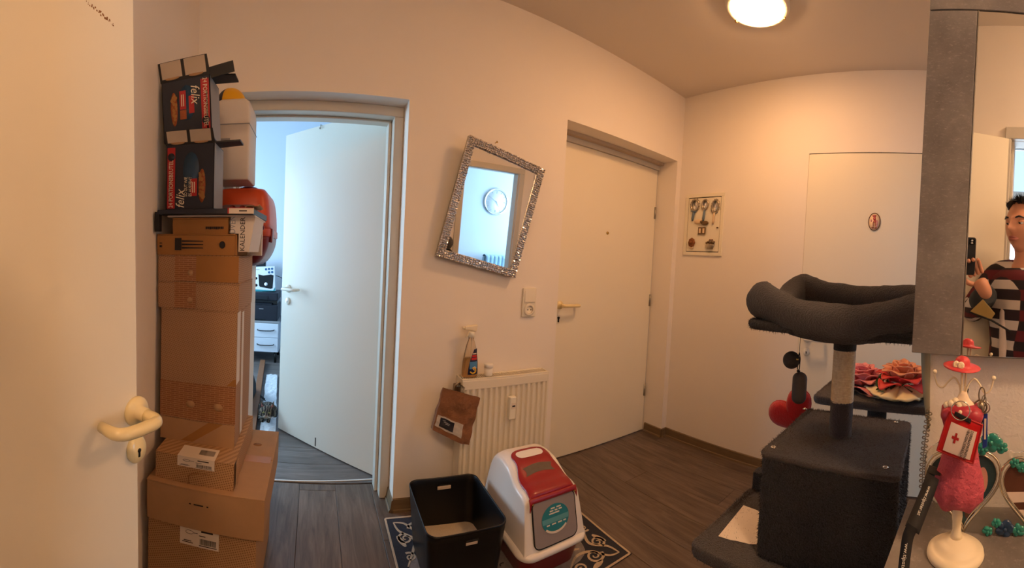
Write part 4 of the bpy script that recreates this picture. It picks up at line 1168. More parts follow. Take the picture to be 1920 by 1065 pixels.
MB().at(sm).tube([(cos(q) * .0205, sin(q) * .0205, .0016) for q in [2 * pi * k / 28 for k in range(28)]], .0012, 6, closed=True).build('socket_well', 'card_edge', so)
for s in (-1, 1): MB().at(sm @ Matrix.Translation((s * .0095, 0, .0008))).lathe([(0, 0), (.0034, 0), (.0034, .0012), (0, .0012)], 10).build('contact_hole', 'dark_gap', so)

# radiator
rx0, rx1, rz0, rz1, ry = .722, 1.222, .105, .672, 1.772
t = thing('radiator', 'cream ribbed panel radiator under the crooked mirror', 'radiator', (.97, 1.82, rz0))
n = 15; prof = []
xs = rx0 + .012; pitch = (rx1 - rx0 - .024) / n
b = MB()
def rib(a, c):
    x = rx0 + a * (rx1 - rx0); z = rz0 + .018 + c * (rz1 - rz0 - .07)
    f = ((x - xs) / pitch) % 1; dz = min(c, 1 - c)
    e = min(1, dz / .03)
    g = max(0, min(1, (abs(f - .5) - .22) / .10)) if xs + pitch * .0 < x < rx1 - .012 else 0
    return (x, ry - .006 + .013 * g * e, z)
b.grid(rib, 240, 40)
b.build('panel', 'cream_enamel', t)
b = MB(); b.box(rx0, rx1, ry - .006, ry + .004, rz1 - .053, rz1 - .008); b.build('panel_edge', 'cream_enamel', t, bevel=.003)
b = MB(); b.box(rx0, rx1, ry - .006, ry + .004, rz0, rz0 + .018); b.build('panel_edge', 'cream_enamel', t, bevel=.003)
b = MB(); b.box(rx0 - .003, rx0 + .003, ry - .002, 1.848, rz0 + .03, rz1); b.build('side_cover', 'cream_enamel', t, bevel=.002)
b = MB(); b.box(rx1 - .003, rx1 + .003, ry - .002, 1.848, rz0 + .03, rz1); b.build('side_cover', 'cream_enamel', t, bevel=.002)
MB().box(rx0 + .003, rx1 - .003, 1.842, 1.848, rz0 + .02, rz1 - .01).build('back_panel', 'cream_enamel', t)
MB().box(rx0 + .004, rx1 - .004, ry + .006, 1.84, rz1 - .02, rz1 - .016).build('grille_shade', 'dark_gap', t)
b = MB(); b.box(rx0 - .003, rx1 + .003, ry - .004, ry + .008, rz1 - .010, rz1 + .001); b.box(rx0 - .003, rx1 + .003, 1.838, 1.850, rz1 - .010, rz1 + .001); b.build('grille_rail', 'cream_enamel', t, bevel=.0015)
b = MB()
x = rx0 + .008
while x < rx1 - .006:
    b.hexa([(x, ry + .006, rz1 - .008), (x + .0036, ry + .006, rz1 - .008), (x + .0096, 1.842, rz1 - .008), (x + .006, 1.842, rz1 - .008)], [(x, ry + .006, rz1), (x + .0036, ry + .006, rz1), (x + .0096, 1.842, rz1), (x + .006, 1.842, rz1)]); x += .0105
b.build('grille_slats', 'cream_enamel', t)['kind'] = 'stuff'
b = MB(); b.box(.973, 1.012, ry - .034, ry - .004, .452, .569); mt = b.build('heat_meter', 'white_nylon', t, bevel=.006, seg=3)
b = MB(); b.box(.984, 1.008, ry - .0352, ry - .0338, .508, .538); mo = b.build('meter_window', 'paper_label', mt)
MB().box(.987, 1.004, ry - .0358, ry - .0351, .519, .526).build('meter_display', 'ink', mo)
# valve and pipe at the left end
b = MB(); b.tube([(rx0 - .02, 1.81, .02), (rx0 - .02, 1.81, .14), (rx0 + .0, 1.81, .15)], .008, 8); b.build('pipe', 'cream_enamel', t)
b = MB(); b.tube(bez((rx0 - .03, 1.79, .605), (rx0 - .045, 1.77, .655), (rx0 - .01, 1.78, .675), (rx0 + .004, 1.80, .625)), .006, 7); b.build('valve', 'pewter', t)
MB().box(rx0 - .03, rx0 + .0, 1.785, 1.83, .60, .64).build('valve_body', 'pewter', t, bevel=.006)
for xx in (.80, 1.14): MB().box(xx - .01, xx + .01, 1.846, 1.862, .30, .55).build('bracket', 'steel', t)

# spray bottle on the radiator
bb = PY(880, 708, 1.812); BZ = rz1 + .001
t = thing('spray_bottle', 'clear spray bottle with amber liquid and a navy label standing on the radiator', 'bottle', (bb.x, 1.812, BZ)); LOCAL.add(t.name)
prof = [(0, .0), (.038, .0), (.0425, .006), (.0425, .03), (.040, .075), (.033, .12), (.0255, .155), (.018, .178), (.0145, .186), (.0145, .200), (0, .2)]
b = MB(); b.lathe(prof, 32, sx=1, sy=.62); b.build('bottle_body', 'bottle_clear', t)
b = MB(); b.lathe([(0, .002), (.037, .002), (.041, .008), (.0412, .03), (.0390, .072), (.036, .095), (0, .095)], 28, sx=1, sy=.60); b.build('liquid', 'bottle_liquid', t)
def onb(x, z, e=.0012):
    # front of the flat bottle at height z
    r = next((prof[i][0] + (prof[i + 1][0] - prof[i][0]) * (z - prof[i][1]) / max(1e-6, prof[i + 1][1] - prof[i][1]) for i in range(len(prof) - 1) if prof[i][1] <= z <= prof[i + 1][1]), .04)
    k = max(0, 1 - (x / r) ** 2)
    return (x, -r * .62 * sqrt(k) - e, z)
def lab(x0, x1, z0, z1, m, nm, par, e=.0012, top=None):
    b = MB(); b.grid(lambda a, c: onb(x0 + (x1 - x0) * a + (top or 0) * c * c * (1 - a), z0 + (z1 - z0) * c, e), 10, 12); return b.build(nm, m, par)
lb = lab(-.020, .034, .016, .140, 'label_navy', 'label', t, top=.032)
lab(.0, .028, .102, .112, 'label_red', 'label_band', lb, .0018); lab(-.004, .028, .088, .099, 'label_red', 'label_band', lb, .0018)
lab(-.012, .030, .044, .080, 'label_blue', 'label_picture', lb, .0016)
b = MB(); b.tube([onb(.006 + .015 * cos(a), .036 + .013 * sin(a), .0026) for a in [-pi * .9 + pi * 1.5 * k / 14 for k in range(15)]], .0035, 6); b.build('label_swirl', 'label_yellow', lb)
b = MB(); b.tube([onb(.014 + .008 * cos(a), .046 + .008 * sin(a), .003) for a in [pi * 1.5 * k / 10 for k in range(11)]], .0022, 6); b.build('label_swirl', 'paper_label', lb)
lab(.004, .026, .116, .121, 'paper_label', 'label_print', lb, .0018)
b = MB(); b.lathe([(.016, .198), (.018, .200), (.018, .222), (.014, .228), (0, .228)], 20); b.build('collar', 'white_nylon', t)
b = MB(); b.hexa([(-.040, -.011, .238), (.022, -.012, .226), (.022, .012, .226), (-.040, .011, .238)], [(-.038, -.009, .254), (.030, -.011, .262), (.030, .011, .262), (-.038, .009, .254)]); hd = b.build('spray_head', 'cream_lacquer', t, bevel=.004)
b = MB(); b.tube([(.006, 0, .236), (-.012, 0, .226), (-.020, 0, .208), (-.030, 0, .196)], [.007, .007, .006, .004], 8); b.build('trigger', 'cream_lacquer', t)
b = MB(); b.tube([(-.038, 0, .246), (-.050, 0, .246)], .006, 10); b.build('nozzle', 'cream_lacquer', t)
b = MB(); b.tube([(.0, 0, .20), (.002, 0, .1), (.012, 0, .01)], .0018, 6); b.build('dip_tube', 'white_nylon', t)
# small white lidded jar
bb = PY(915, 708, 1.802)
t = thing('small_jar', 'small white lidded jar beside the spray bottle on the radiator', 'jar', (bb.x, 1.802, BZ)); LOCAL.add(t.name)
MB().lathe([(0, 0), (.019, 0), (.0215, .004), (.0215, .042), (0, .042)], 28).build('body', 'white_plastic', t)
MB().lathe([(0, .042), (.0235, .042), (.0235, .058), (.021, .061), (0, .061)], 28).build('lid', 'white_plastic', t)
# paper bag hanging from the left end of the radiator
BQ = [PY(u, v, y) for u, v, y in ((831, 727, 1.745), (900, 746, 1.700), (879, 834, 1.690), (811, 806, 1.735))]
t = thing('paper_bag', 'crumpled brown paper bag hanging from the left end of the radiator', 'bag', BQ[3])
bt = PY(872, 735, 1.70)
TL, TR, BR, BL = BQ
off = V(.0, .030, .0); mid_t = TL.lerp(TR, .70) + V(0, -.016, .004); mid_b = BL.lerp(BR, .72) + V(0, -.020, -.004)
def bagf(a, c):
    # a: around the bag, c: bottom to top
    k = 1 - .55 * c
    ring_b = [BL, mid_b, BR, BR + off, BL + off]; ring_t = [TL, mid_t, TR, TR + off * .3, TL + off * .3]
    i = min(int(a * 5), 4); f = a * 5 - i
    p = ring_b[i].lerp(ring_b[(i + 1) % 5], f).lerp(ring_t[i].lerp(ring_t[(i + 1) % 5], f), c)
    n_ = mnoise.noise(p * 20) * .011 * sin(pi * min(1, max(0, c * .9 + .05))) + mnoise.noise(p * 55) * .004
    return p + V(0, n_, n_ * .4)
b = MB(); b.grid(bagf, 60, 30); b.add([BL, mid_b, BR, BR + off, BL + off], [(4, 3, 2, 1, 0)]); b.build('bag', 'kraft_bag', t)
def bagp(a, c, e=.002): return bagf(a * .2 * .999, c) + V(-.0004, -e, 0)
b = MB(); b.grid(lambda a, c: bagp(.04 + .94 * a, .11 + .27 * c, .0022 + .0012 * mnoise.noise(V(a * 6, c * 4, 1))), 20, 8); w_ = b.build('film_window', 'bag_window', t)
b = MB(); b.grid(lambda a, c: bagp(.16 + .50 * a, .15 + .20 * c, .0042), 14, 6); l_ = b.build('bag_label', 'bag_label', w_)
b = MB()
for k, (a0, a1, c0) in enumerate(((.24, .36, .30), (.30, .52, .27), (.36, .50, .245))): b.grid(lambda a, c: bagp(a0 + (a1 - a0) * a, c0 + .012 * c, .0052), 6, 1)
b.build('label_print', 'grey_print', w_)['kind'] = 'stuff'
b = MB(); b.tube([TL.lerp(TR, .55) + V(0, .004, 0), TL.lerp(TR, .6) + V(.004, .03, .02), V(rx0 - .012, 1.776, .648)], .004, 6); b.build('hanging_cord', 'pewter', t)

# ------------------------------------------------------------------ fuse box and the little things stuck on it
t = thing('fuse_box', 'white fuse box door flush in the right wall with small ornaments on it', 'fuse box', (XB, 1.62, 1.38))
y0, y1, z0, z1 = 1.452, 1.790, 1.383, 1.835
b = MB()
for q in ((y0, y1, z1 - .026, z1), (y0, y1, z0, z0 + .026), (y0, y0 + .026, z0 + .026, z1 - .026), (y1 - .026, y1, z0 + .026, z1 - .026)): b.box(XB - .010, XB, *q)
b.build('frame', 'door_lacquer', t, bevel=.002)
MB().box(XB - .003, XB - .0005, y0 + .026, y1 - .026, z0 + .026, z1 - .026).build('gap', 'dark_gap', t)
MB().box(XB - .009, XB - .003, y0 + .030, y1 - .031, z0 + .031, z1 - .032).build('door', 'door_lacquer', t, bevel=.0015)
FX = XB - .0092
def fb(u, v): q = PX(u, v, FX); return frame(q, (0, -1, 0), (0, 0, 1), (-1, 0, 0))
mat('pewter_light', (178, 166, 146), .3, metal=.8); mat('rattan', (134, 84, 46), .8, noise=(90, .4)); mat('ribbon_blue', (108, 124, 138), .7); mat('tarnish', (120, 96, 66), .45, metal=.5, noise=(60, .3)); mat('pearl', (226, 200, 164), .4)
GO = 'ornaments on the fuse box'
def hand_mirror(u, v, label, rx, rz, knob, hl, tilt, m_handle, m_frame, beads):
    m = fb(u, v) @ Matrix.Rotation(tilt, 4, 'Z')
    t = thing('hand_mirror_ornament', label, 'ornament', m.translation, None, GO)
    ring = [(cos(a) * rx, sin(a) * rz, .006) for a in [2 * pi * k / 28 for k in range(28)]]
    f = MB().at(m).tube(ring, .0062, 8, closed=True).build('frame', m_frame, t)
    MB().at(m).lathe([(0, .001), (rx, .001), (rx * .98, .005), (0, .005)], 28, sy=rz / rx).build('glass', 'mirror_glass', t)
    if beads:
        b = MB().at(m)
        for k in range(16): b.ball((cos(2 * pi * k / 16) * (rx + .006), sin(2 * pi * k / 16) * (rz + .006), .006), .0055, 8, 6)
        b.build('bead_trim', m_frame, t)['kind'] = 'stuff'
    h = MB().at(m); h.tube([(0, -rz, .006), (.001, -rz - hl * .3, .007), (0, -rz - hl * .75, .007), (0, -rz - hl, .006)], [.006, .0085, .010, .006], 8); h.build('handle', m_handle, t)
    if knob:
        k = MB().at(m); k.ball((-.013, -rz - .004, .010), (.013, .008, .006), 8, 6); k.ball((.013, -rz - .004, .010), (.013, .008, .006), 8, 6); k.ball((0, -rz - .006, .012), .005, 8, 6); k.build('bow', m_handle, t)
    return t
hand_mirror(1304, 385, 'round ornament mirror with a bow and blue tassel, first of the fuse box row', .033, .042, True, .075, radians(-8), 'ribbon_blue', 'pewter_light', True)
hand_mirror(1323, 384, 'plain oval ornament mirror with a blue handle, middle of the fuse box row', .026, .036, False, .085, radians(-4), 'ribbon_blue', 'pewter_light', False)
hand_mirror(1342, 387, 'beaded oval ornament mirror with a cream handle on the fuse box', .027, .044, False, .085, radians(-5), 'pearl', 'pewter_light', True)
m = fb(1316, 417); t = thing('bow_ornament', 'blurred tan feather bow under the mirrors on the fuse box', 'ornament', m.translation, None, GO)
b = MB().at(m); b.ball((-.026, .004, .008), (.040, .018, .007), 14, 8); b.build('feather', 'rattan' if False else 'pearl', t); b = MB().at(m); b.ball((.030, -.006, .008), (.034, .016, .007), 14, 8); b.build('feather', 'tarnish', t); b = MB().at(m); b.ball((.004, .002, .014), .010, 10, 8); b.build('knot', 'tarnish', t)
m = fb(1317, 433); t = thing('book_ornament', 'tiny open brass book ornament in the middle of the fuse box', 'ornament', m.translation, None, GO)
for s in (-1, 1):
    b = MB().at(m); b.hexa([(0, -.026, 0), (s * .031, -.026, .004), (s * .031, .026, .004), (0, .026, 0)][::s], [(0, -.026, .007), (s * .031, -.026, .012), (s * .031, .026, .012), (0, .026, .007)][::s]); c_ = b.build('cover', 'tarnish', t, bevel=.001)
    b = MB().at(m); b.box(s * .016 - .008, s * .016 + .008, -.017, .017, .0085, .0125); b.build('page', 'pearl', c_)
m = fb(1344, 427); t = thing('bead_ornament', 'small dark bead stuck below the beaded mirror on the fuse box', 'ornament', m.translation, None, GO)
MB().at(m).ball((.008, 0, .005), (.009, .005, .005), 10, 8).build('bead', 'tarnish', t)
m = fb(1298, 455); t = thing('flower_ornament', 'brown round flower ornament at the lower corner of the fuse box', 'ornament', m.translation, None, GO)
for k in range(8):
    a = 2 * pi * k / 8; b = MB().at(m); b.ball((cos(a) * .018, sin(a) * .021, .009), (.014, .015, .007), 10, 6); b.build('petal', 'rattan', t)
MB().at(m).ball((0, 0, .014), .013, 10, 8).build('centre', 'rattan', t); MB().at(m).ball((.0, -.036, .006), (.020, .012, .005), 10, 6).build('leaf', 'pearl', t)
m = fb(1333, 459); t = thing('basket_ornament', 'small woven basket ornament filled with buds on the fuse box', 'ornament', m.translation, None, GO)
b = MB().at(m @ Matrix.Translation((0, -.012, .010)) @ Matrix.Rotation(radians(-90), 4, 'X')); b.lathe([(0, -.018), (.024, -.018), (.036, .012), (.034, .014), (0, .012)], 20, sy=.35); b.build('basket', 'pewter_light', t)
random.seed(5)
for k in range(11):
    b = MB().at(m); b.ball((random.uniform(-.030, .030), random.uniform(.002, .022), random.uniform(.008, .016)), .0085, 8, 6); b.build('bud', 'tarnish', t)
for s in (-.006, .012):
    b = MB().at(m); b.ball((s, .034, .008), .007, 8, 6); b.build('bud', 'rattan', t)

# oval picture sign on the flush door
q = PX(1639.5, 416, XB - .005)
m = frame(q, (0, -1, 0), (0, 0, 1), (-1, 0, 0))
t = thing('door_sign', 'small oval picture sign with a dark rim on the flush white door', 'sign', q)
mat('sign_cream', (236, 206, 170), .4); mat('sign_rim', (92, 50, 18), .4); mat('sign_red', (176, 76, 72), .5, noise=(40, .3)); mat('sign_brown', (140, 80, 60), .5); mat('sign_mauve', (190, 130, 132), .5)
rx, rz = .036, .053
MB().at(m).lathe([(0, 0), (rx, 0), (rx, .003), (0, .003)], 40, sy=rz / rx).build('plate', 'sign_cream', t)
MB().at(m).tube([(cos(a) * rx, sin(a) * rz, .003) for a in [2 * pi * k / 40 for k in range(40)]], .0024, 8, closed=True).build('rim', 'sign_rim', t)
b = MB().at(m)
for x, y, a, c in ((-.002, .036, .012, .008), (.0, .020, .009, .012), (.003, .004, .010, .012)): b.lathe([(0, .003), (a, .003), (a * .9, .0036), (0, .0036)], 14, c=(x, y, 0), sy=c / a)
b.build('painted_figure', 'sign_red', t)['kind'] = 'stuff'
b = MB().at(m)
for x, y, a, c in ((-.006, -.014, .004, .018), (.006, -.014, .004, .016), (-.008, -.036, .008, .005), (.010, -.038, .008, .005)): b.lathe([(0, .003), (a, .003), (a * .9, .0037), (0, .0037)], 14, c=(x, y, 0), sy=c / a)
b.build('painted_legs', 'sign_brown', t)['kind'] = 'stuff'
b = MB().at(m)
for x, y, a, c in ((.017, -.004, .006, .016), (.014, -.024, .007, .010), (-.018, .006, .005, .008)): b.lathe([(0, .003), (a, .003), (a * .9, .0035), (0, .0035)], 14, c=(x, y, 0), sy=c / a)
b.build('painted_flowers', 'sign_mauve', t)['kind'] = 'stuff'
# ================================================================== CAT TREE
# the tree was measured on rays at an assumed distance; its true size is .78 of that, so it stands a little nearer
KT = .78
PRE = Matrix.Translation(EYEP) @ Matrix.Diagonal((KT, KT, KT, 1)) @ Matrix.Translation(-EYEP)
FZ = EYE - EYE / KT      # floor level before scaling
t = thing('cat_tree', 'dark grey plush cat tree with a bed on a sisal post above a box house', 'cat tree', (1.27, .30, 0))
def fuzzy(x0, x1, y0, y1, z0, z1, r, mtl, nm, par=t, amp=.003, seed=0):
    """plush covered board or box: rounded and a little uneven"""
    b = MB(); nz = 8; rings = []
    pts = rrect(x0, x1, y0, y1, r, 4)
    den = []
    for i in range(len(pts)):
        a, c = V(*pts[i]), V(*pts[(i + 1) % len(pts)]); n = max(1, int((c - a).length / .02))
        den += [a.lerp(c, k / n) for k in range(n)]
    cx, cy = (x0 + x1) / 2, (y0 + y1) / 2
    e = min(.012, (z1 - z0) / 2.5)
    zs = [(z0, .75), (z0 + .002, .4), (z0 + e, 0)] + [(z0 + e + (z1 - z0 - 2 * e) * k / nz, 0) for k in range(1, nz)] + [(z1 - e, 0), (z1 - .003, .35), (z1, .8)]
    for z, k in zs:
        rg = []
        for p in den:
            q = V(p.x, p.y); d = V(p.x - cx, p.y - cy); d.normalize()
            w = mnoise.noise(V(p.x * 30 + seed, p.y * 30, z * 30)) * amp - k * e
            rg.append((p.x + d.x * w, p.y + d.y * w, z + (mnoise.noise(V(p.x * 20, p.y * 20, seed)) * .0015 if z > z0 + e else 0)))
        rings.append(rg)
    b.loft(rings); o = b.build(nm, mtl, par)
    fur(o, int(16000 * ((x1 - x0) * (y1 - y0) + 2 * (x1 - x0 + y1 - y0) * min(.3, z1 - z0)) / .5), .0075, 'plush_fibre' if mtl == 'plush' or mtl == 'plush_top' else 'plush_fibre_dark', par, seed, .5, .0006)
    return o
fuzzy(.97, 1.56, .02, .68, FZ, FZ + .035, .02, 'plush_dark', 'base_board', seed=1)
fuzzy(1.03, 1.36, .08, .58, FZ + .035, .412, .03, 'plush_dark', 'lower_house', seed=2)
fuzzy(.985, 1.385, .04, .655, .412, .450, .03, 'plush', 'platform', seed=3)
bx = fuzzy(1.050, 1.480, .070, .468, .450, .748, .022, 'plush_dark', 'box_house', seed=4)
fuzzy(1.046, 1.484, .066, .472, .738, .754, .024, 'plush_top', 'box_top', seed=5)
for u, v in ((1450, 839), (1509, 767), (1660, 877), (1680, 792)):
    q = PZ(u, v, .754)
    s_ = MB().at(Matrix.Translation(q)).lathe([(.003, 0), (.0085, 0), (.0085, .002), (.006, .0035), (.0035, .003), (.003, .001)], 18).build('screw', 'chrome', t)
    MB().at(Matrix.Translation(q)).lathe([(0, .0), (.003, 0), (.003, .001), (0, .001)], 10).build('screw_socket', 'dark_gap', s_)
MB().box(1.372, 1.425, .585, .640, FZ + .035, .515).build('square_post', 'plush_dark', t, bevel=.006)
PXC, PYC, PR = 1.278, .289, .036
b = MB(); rings = []
random.seed(4)
for k in range(9): z = .753 + (.868 - .753) * k / 8; rings.append([(PXC + (PR * 1.04 + .0015 * mnoise.noise(V(cos(a) * 3, sin(a) * 3, z * 30))) * cos(a), PYC + (PR * 1.04 + .0015 * mnoise.noise(V(cos(a) * 3, sin(a) * 3, z * 30))) * sin(a), z) for a in [2 * pi * j / 28 for j in range(28)]])
b.loft(rings); b.build('lower_cuff', 'cuff_plush', t)
b = MB()
turns = 34; nn = turns * 22; b.tube([(PXC + PR * .97 * cos(2 * pi * turns * k / nn), PYC + PR * .97 * sin(2 * pi * turns * k / nn), .864 + .172 * k / nn) for k in range(nn + 1)], .0031, 6); b.build('sisal_rope', 'sisal', t)
MB().at(Matrix.Translation((PXC, PYC, 0))).lathe([(0, .75), (PR * .90, .75), (PR * .90, 1.1), (0, 1.1)], 28).build('post_core', 'sisal', t)
b = MB(); b.at(Matrix.Translation((PXC, PYC, 0))).lathe([(PR * .98, 1.030), (PR * 1.05, 1.034), (PR * 1.06, 1.07), (PR * 1.05, 1.105), (0, 1.105)], 28); b.build('upper_cuff', 'plush_dark', t)
# bed: padded floor with a sagging bolster all round
fuzzy(1.055, 1.49, .005, .553, 1.100, 1.128, .05, 'plush_dark', 'bed_floor', seed=6, amp=.005)
CORN = [(1.105, .512, .018), (1.095, .40, -.022), (1.09, .28, -.030), (1.095, .17, -.022), (1.105, .05, .016), (1.20, .022, .004), (1.33, .020, .000), (1.45, .05, .030), (1.462, .17, .016), (1.466, .29, .008), (1.462, .41, .018), (1.45, .508, .040), (1.40, .530, .020), (1.30, .536, -.018), (1.20, .534, -.004)]
path = smoothpath([V(x, y, 1.168 + z) for x, y, z in CORN], 9, True)
b = MB(); n = len(path); rings = []
for i, p in enumerate(path):
    d = (path[(i + 1) % n] - path[i - 1]).normalized(); side = d.cross(V(0, 0, 1)).normalized(); up = V(0, 0, 1)
    back = max(0, (p.x - 1.3) / .16)
    rg = []
    for k in range(22):
        a = 2 * pi * k / 22
        rs, ru = .050 - .004 * back, .056 + .012 * back
        w = 1 + .10 * mnoise.noise(p * 14 + V(cos(a), sin(a), 0)) + .05 * mnoise.noise(p * 45 + V(cos(a) * 2, sin(a) * 2, 0))
        rg.append(p + side * cos(a) * rs * w + up * sin(a) * ru * w)
    rings.append(rg)
b.loft(rings + [rings[0]], True, False); bo = b.build('bolster', 'plush', t); fur(bo, 48000, .010, 'plush_fibre', t, 77, .5, .0006)
# toys hanging from the bed
TX = 1.22
q = [PX(u, v, TX) for u, v in ((1501, 626), (1499, 661), (1484, 675), (1497, 697), (1497, 757), (1499, 690))]
tt = thing('hanging_toy', 'grey felt ball and capsule toy hanging on a thread under the cat bed', 'cat toy', q[4])
MB().tube([(TX, q[0].y, 1.108), q[1]], .0008, 5).build('thread', 'dark_gap', tt)
MB().ball(q[2], .0285, 24, 16).build('felt_ball', 'toy_grey', tt)
MB().ball(PX(1495, 674, TX - .024), .0042, 10, 8).build('bell', 'brass', tt)
b = MB(); b.tube([q[1], q[1] + V(0, -.004, -.02), q[3] + V(0, -.003, .01), q[3] + V(0, 0, .002)], .0016, 6); b.tube([q[1], q[1] + V(0, .004, -.02), q[3] + V(0, .004, .01), q[3] + V(0, 0, .002)], .0016, 6); b.build('cord_loop', 'black_matte', tt)
hh = q[3].z - q[4].z; R_ = .0240
pr = [(R_ * sin(a), R_ * .9 * (1 - cos(a))) for a in [pi / 2 * k / 6 for k in range(7)]]
b = MB().at(Matrix.Translation(q[4])); b.lathe([(.0005, 0)] + pr[1:] + [(R_, hh - R_ * .9)] + [(r, hh - h) for r, h in pr[::-1][1:-1]] + [(.0005, hh)], 24); b.build('capsule', 'toy_capsule', tt)
MB().at(Matrix.Translation(q[3])).lathe([(.003, -.001), (.006, 0), (.006, .004), (.003, .005)], 12).build('eyelet', 'black_plastic', tt)

# red heart cushion wedged behind the box
tt = thing('heart_cushion', 'red plush heart cushion wedged behind the box house of the cat tree', 'cushion', (1.535, .545, .62))
hm = frame((1.545, .548, .700), (0, -1, 0), (0, 0, 1), (-1, 0, 0)) @ Matrix.Rotation(radians(38), 4, 'Z')
def heart2(a): return (16 * sin(a) ** 3 / 17, (13 * cos(a) - 5 * cos(2 * a) - 2 * cos(3 * a) - cos(4 * a)) / 17)
b = MB().at(hm); rings = []
for k in range(13):
    f = -1 + 2 * k / 12; s = max(.02, sqrt(max(0, 1 - f * f)) ** .75) * .105
    rings.append([(heart2(2 * pi * j / 40)[0] * s * 1.05, heart2(2 * pi * j / 40)[1] * s + .01, f * .042) for j in range(40)])
b.loft(rings); b.build('cushion', 'red_plush', tt)
b = MB().at(hm); pts = [heart2(2 * pi * j / 40) for j in range(40)]; b.tube([(p[0] * .1105, p[1] * .105 + .01, 0) for p in pts], .0022, 6, closed=True); b.build('seam', 'red_plush', tt)

# white card lying on the platform
pts = [PZ(u, v, .4525) for u, v in ((1348, 1003), (1376, 968), (1395, 946), (1405, 951))]
tt = thing('loose_paper', 'torn sheet of pale paper lying on the left platform of the cat tree', 'paper', (1.16, .56, .451))
b = MB(); P = [V(1.064, .598, 0), V(1.16, .605, 0), V(1.255, .612, 0), V(1.252, .56, 0), V(1.24, .50, 0), V(1.16, .49, 0), V(1.098, .484, 0), V(1.088, .50, 0), V(1.078, .545, 0), V(1.070, .56, 0)]
m_ = [V(p.x, p.y, .4525 + .002 * mnoise.noise(p * 30)) for p in P]
c_ = V(1.16, .55, .4545); b.add(m_ + [c_], [(i, (i + 1) % len(m_), len(m_)) for i in range(len(m_))]); b.build('sheet', 'paper_label', tt, solid=.0008)

PRE = Matrix.Identity(4)
# second perch behind, with a glass plate of wax roses
tt = thing('cat_perch', 'second dark plush perch on a post, standing behind the cat tree', 'cat tree', (1.82, .20, 0))
fuzzy(1.60, 2.06, -.18, .492, .738, .772, .03, 'plush', 'perch_board', tt, .005, 9)
MB().at(Matrix.Translation((1.72, .23, 0))).lathe([(0, .03), (.042, .03), (.042, .74), (0, .74)], 24).build('perch_post', 'plush_dark', tt)
fuzzy(1.58, 2.06, -.10, .48, 0, .03, .03, 'plush_dark', 'perch_base', tt, .003, 10)
PLX, PLY, PLZ = 1.79, .16, .772
tt = thing('glass_plate', 'clear round glass plate under the wax roses on the rear perch', 'plate', (PLX, PLY, PLZ)); LOCAL.add(tt.name)
MB().lathe([(0, .001), (.10, .001), (.15, .006), (.19, .016), (.196, .020), (.192, .021), (.15, .011), (.10, .006), (0, .006)], 56).build('plate', 'glass', tt)
# cream wax leaf base
tt = thing('wax_doily', 'wavy cream wax base spread on the glass plate under the peach rose', 'ornament', (PLX - .075, PLY - .01, PLZ + .012)); LOCAL.add(tt.name)
b = MB()
def wb(a, c):
    th = 2 * pi * a; r = (.128 + .016 * cos(7 * th) + .010 * cos(11 * th + 1)) * c
    return (cos(th) * r, sin(th) * r * 1.0 - .015, .012 + .030 * (1 - c) + (.006 * cos(7 * th) + .004 * sin(12 * th)) * c)
b.grid(wb, 96, 12); b.build('base', 'cream_wax', tt, solid=.008)
# petal: a cupped leaf, shared by every petal of one rose
def petal_mesh(name, mtl, curl=1.0):
    b = MB()
    def pf(a, c):
        x = (a * 2 - 1); w = .5 * sin(pi * (.12 + .80 * c)) ** .7
        y = c; zz = .55 * c ** 1.5 - .22 * (1 - x * x) * sin(pi * c) * curl
        out = .30 * curl * max(0, c - .62) ** 1.3 * 3
        return (x * w, zz * -.1 - out + .34 * (x * x) * c * .6, y * (1 - .10 * x * x))
    b.grid(pf, 12, 12)
    me = bpy.data.meshes.new(name); me.from_pydata([tuple(p) for p in b.v], [], b.f); me.polygons.foreach_set('use_smooth', [True] * len(b.f)); me.materials.append(MATS[mtl]); return me
def rose(label, x, y, z, r, mats, name='wax_rose', seed=0):
    t = thing(name, label, 'rose', (x, y, z), None, 'wax roses on the glass plate'); LOCAL.add(t.name)
    random.seed(seed)
    meshes = [petal_mesh('petal', m, 1.0) for m in mats]
    for ring, (cnt, tilt, rad, sc, hz) in enumerate(((5, 78, .55, .95, .02), (6, 58, .42, .92, .10), (6, 42, .30, .85, .18), (5, 26, .19, .76, .26), (4, 12, .10, .66, .34), (3, 3, .04, .55, .40))):
        for k in range(cnt):
            a = 2 * pi * (k + .5 * (ring % 2)) / cnt + random.uniform(-.15, .15)
            o = bpy.data.objects.new('petal', meshes[min(len(meshes) - 1, ring // 2)]); col.objects.link(o); o.parent = t
            o.location = (cos(a) * rad * r, sin(a) * rad * r, hz * r)
            m = Matrix.Rotation(a + pi / 2, 4, 'Z') @ Matrix.Rotation(radians(tilt + random.uniform(-6, 6)), 4, 'X')
            o.rotation_euler = m.to_euler(); s = sc * r * random.uniform(.92, 1.06); o.scale = (s * 1.15, s, s)
            md = o.modifiers.new('solid', 'SOLIDIFY'); md.thickness = .05; md.offset = 0
    MB().ball((0, 0, .30 * r), (.30 * r, .30 * r, .36 * r), 14, 10).build('bud', mats[-1], t)
    return t
rose('pink wax rose half hidden by the sisal post', 1.80, .315, PLZ + .018, .100, ['petal_pink', 'petal_pink', 'petal_pink'], seed=1)
rose('peach wax rose with red undersides on the cream wax base', 1.75, .125, PLZ + .055, .100, ['petal_red', 'petal_peach', 'petal_peach'], seed=2)
lf = thing('wax_leaf_sprig', 'green wax leaves with white blossoms between the two roses', 'ornament', (1.68, .21, PLZ + .02)); LOCAL.add(lf.name)
lm = petal_mesh('leaf', 'leaf_green', .5)
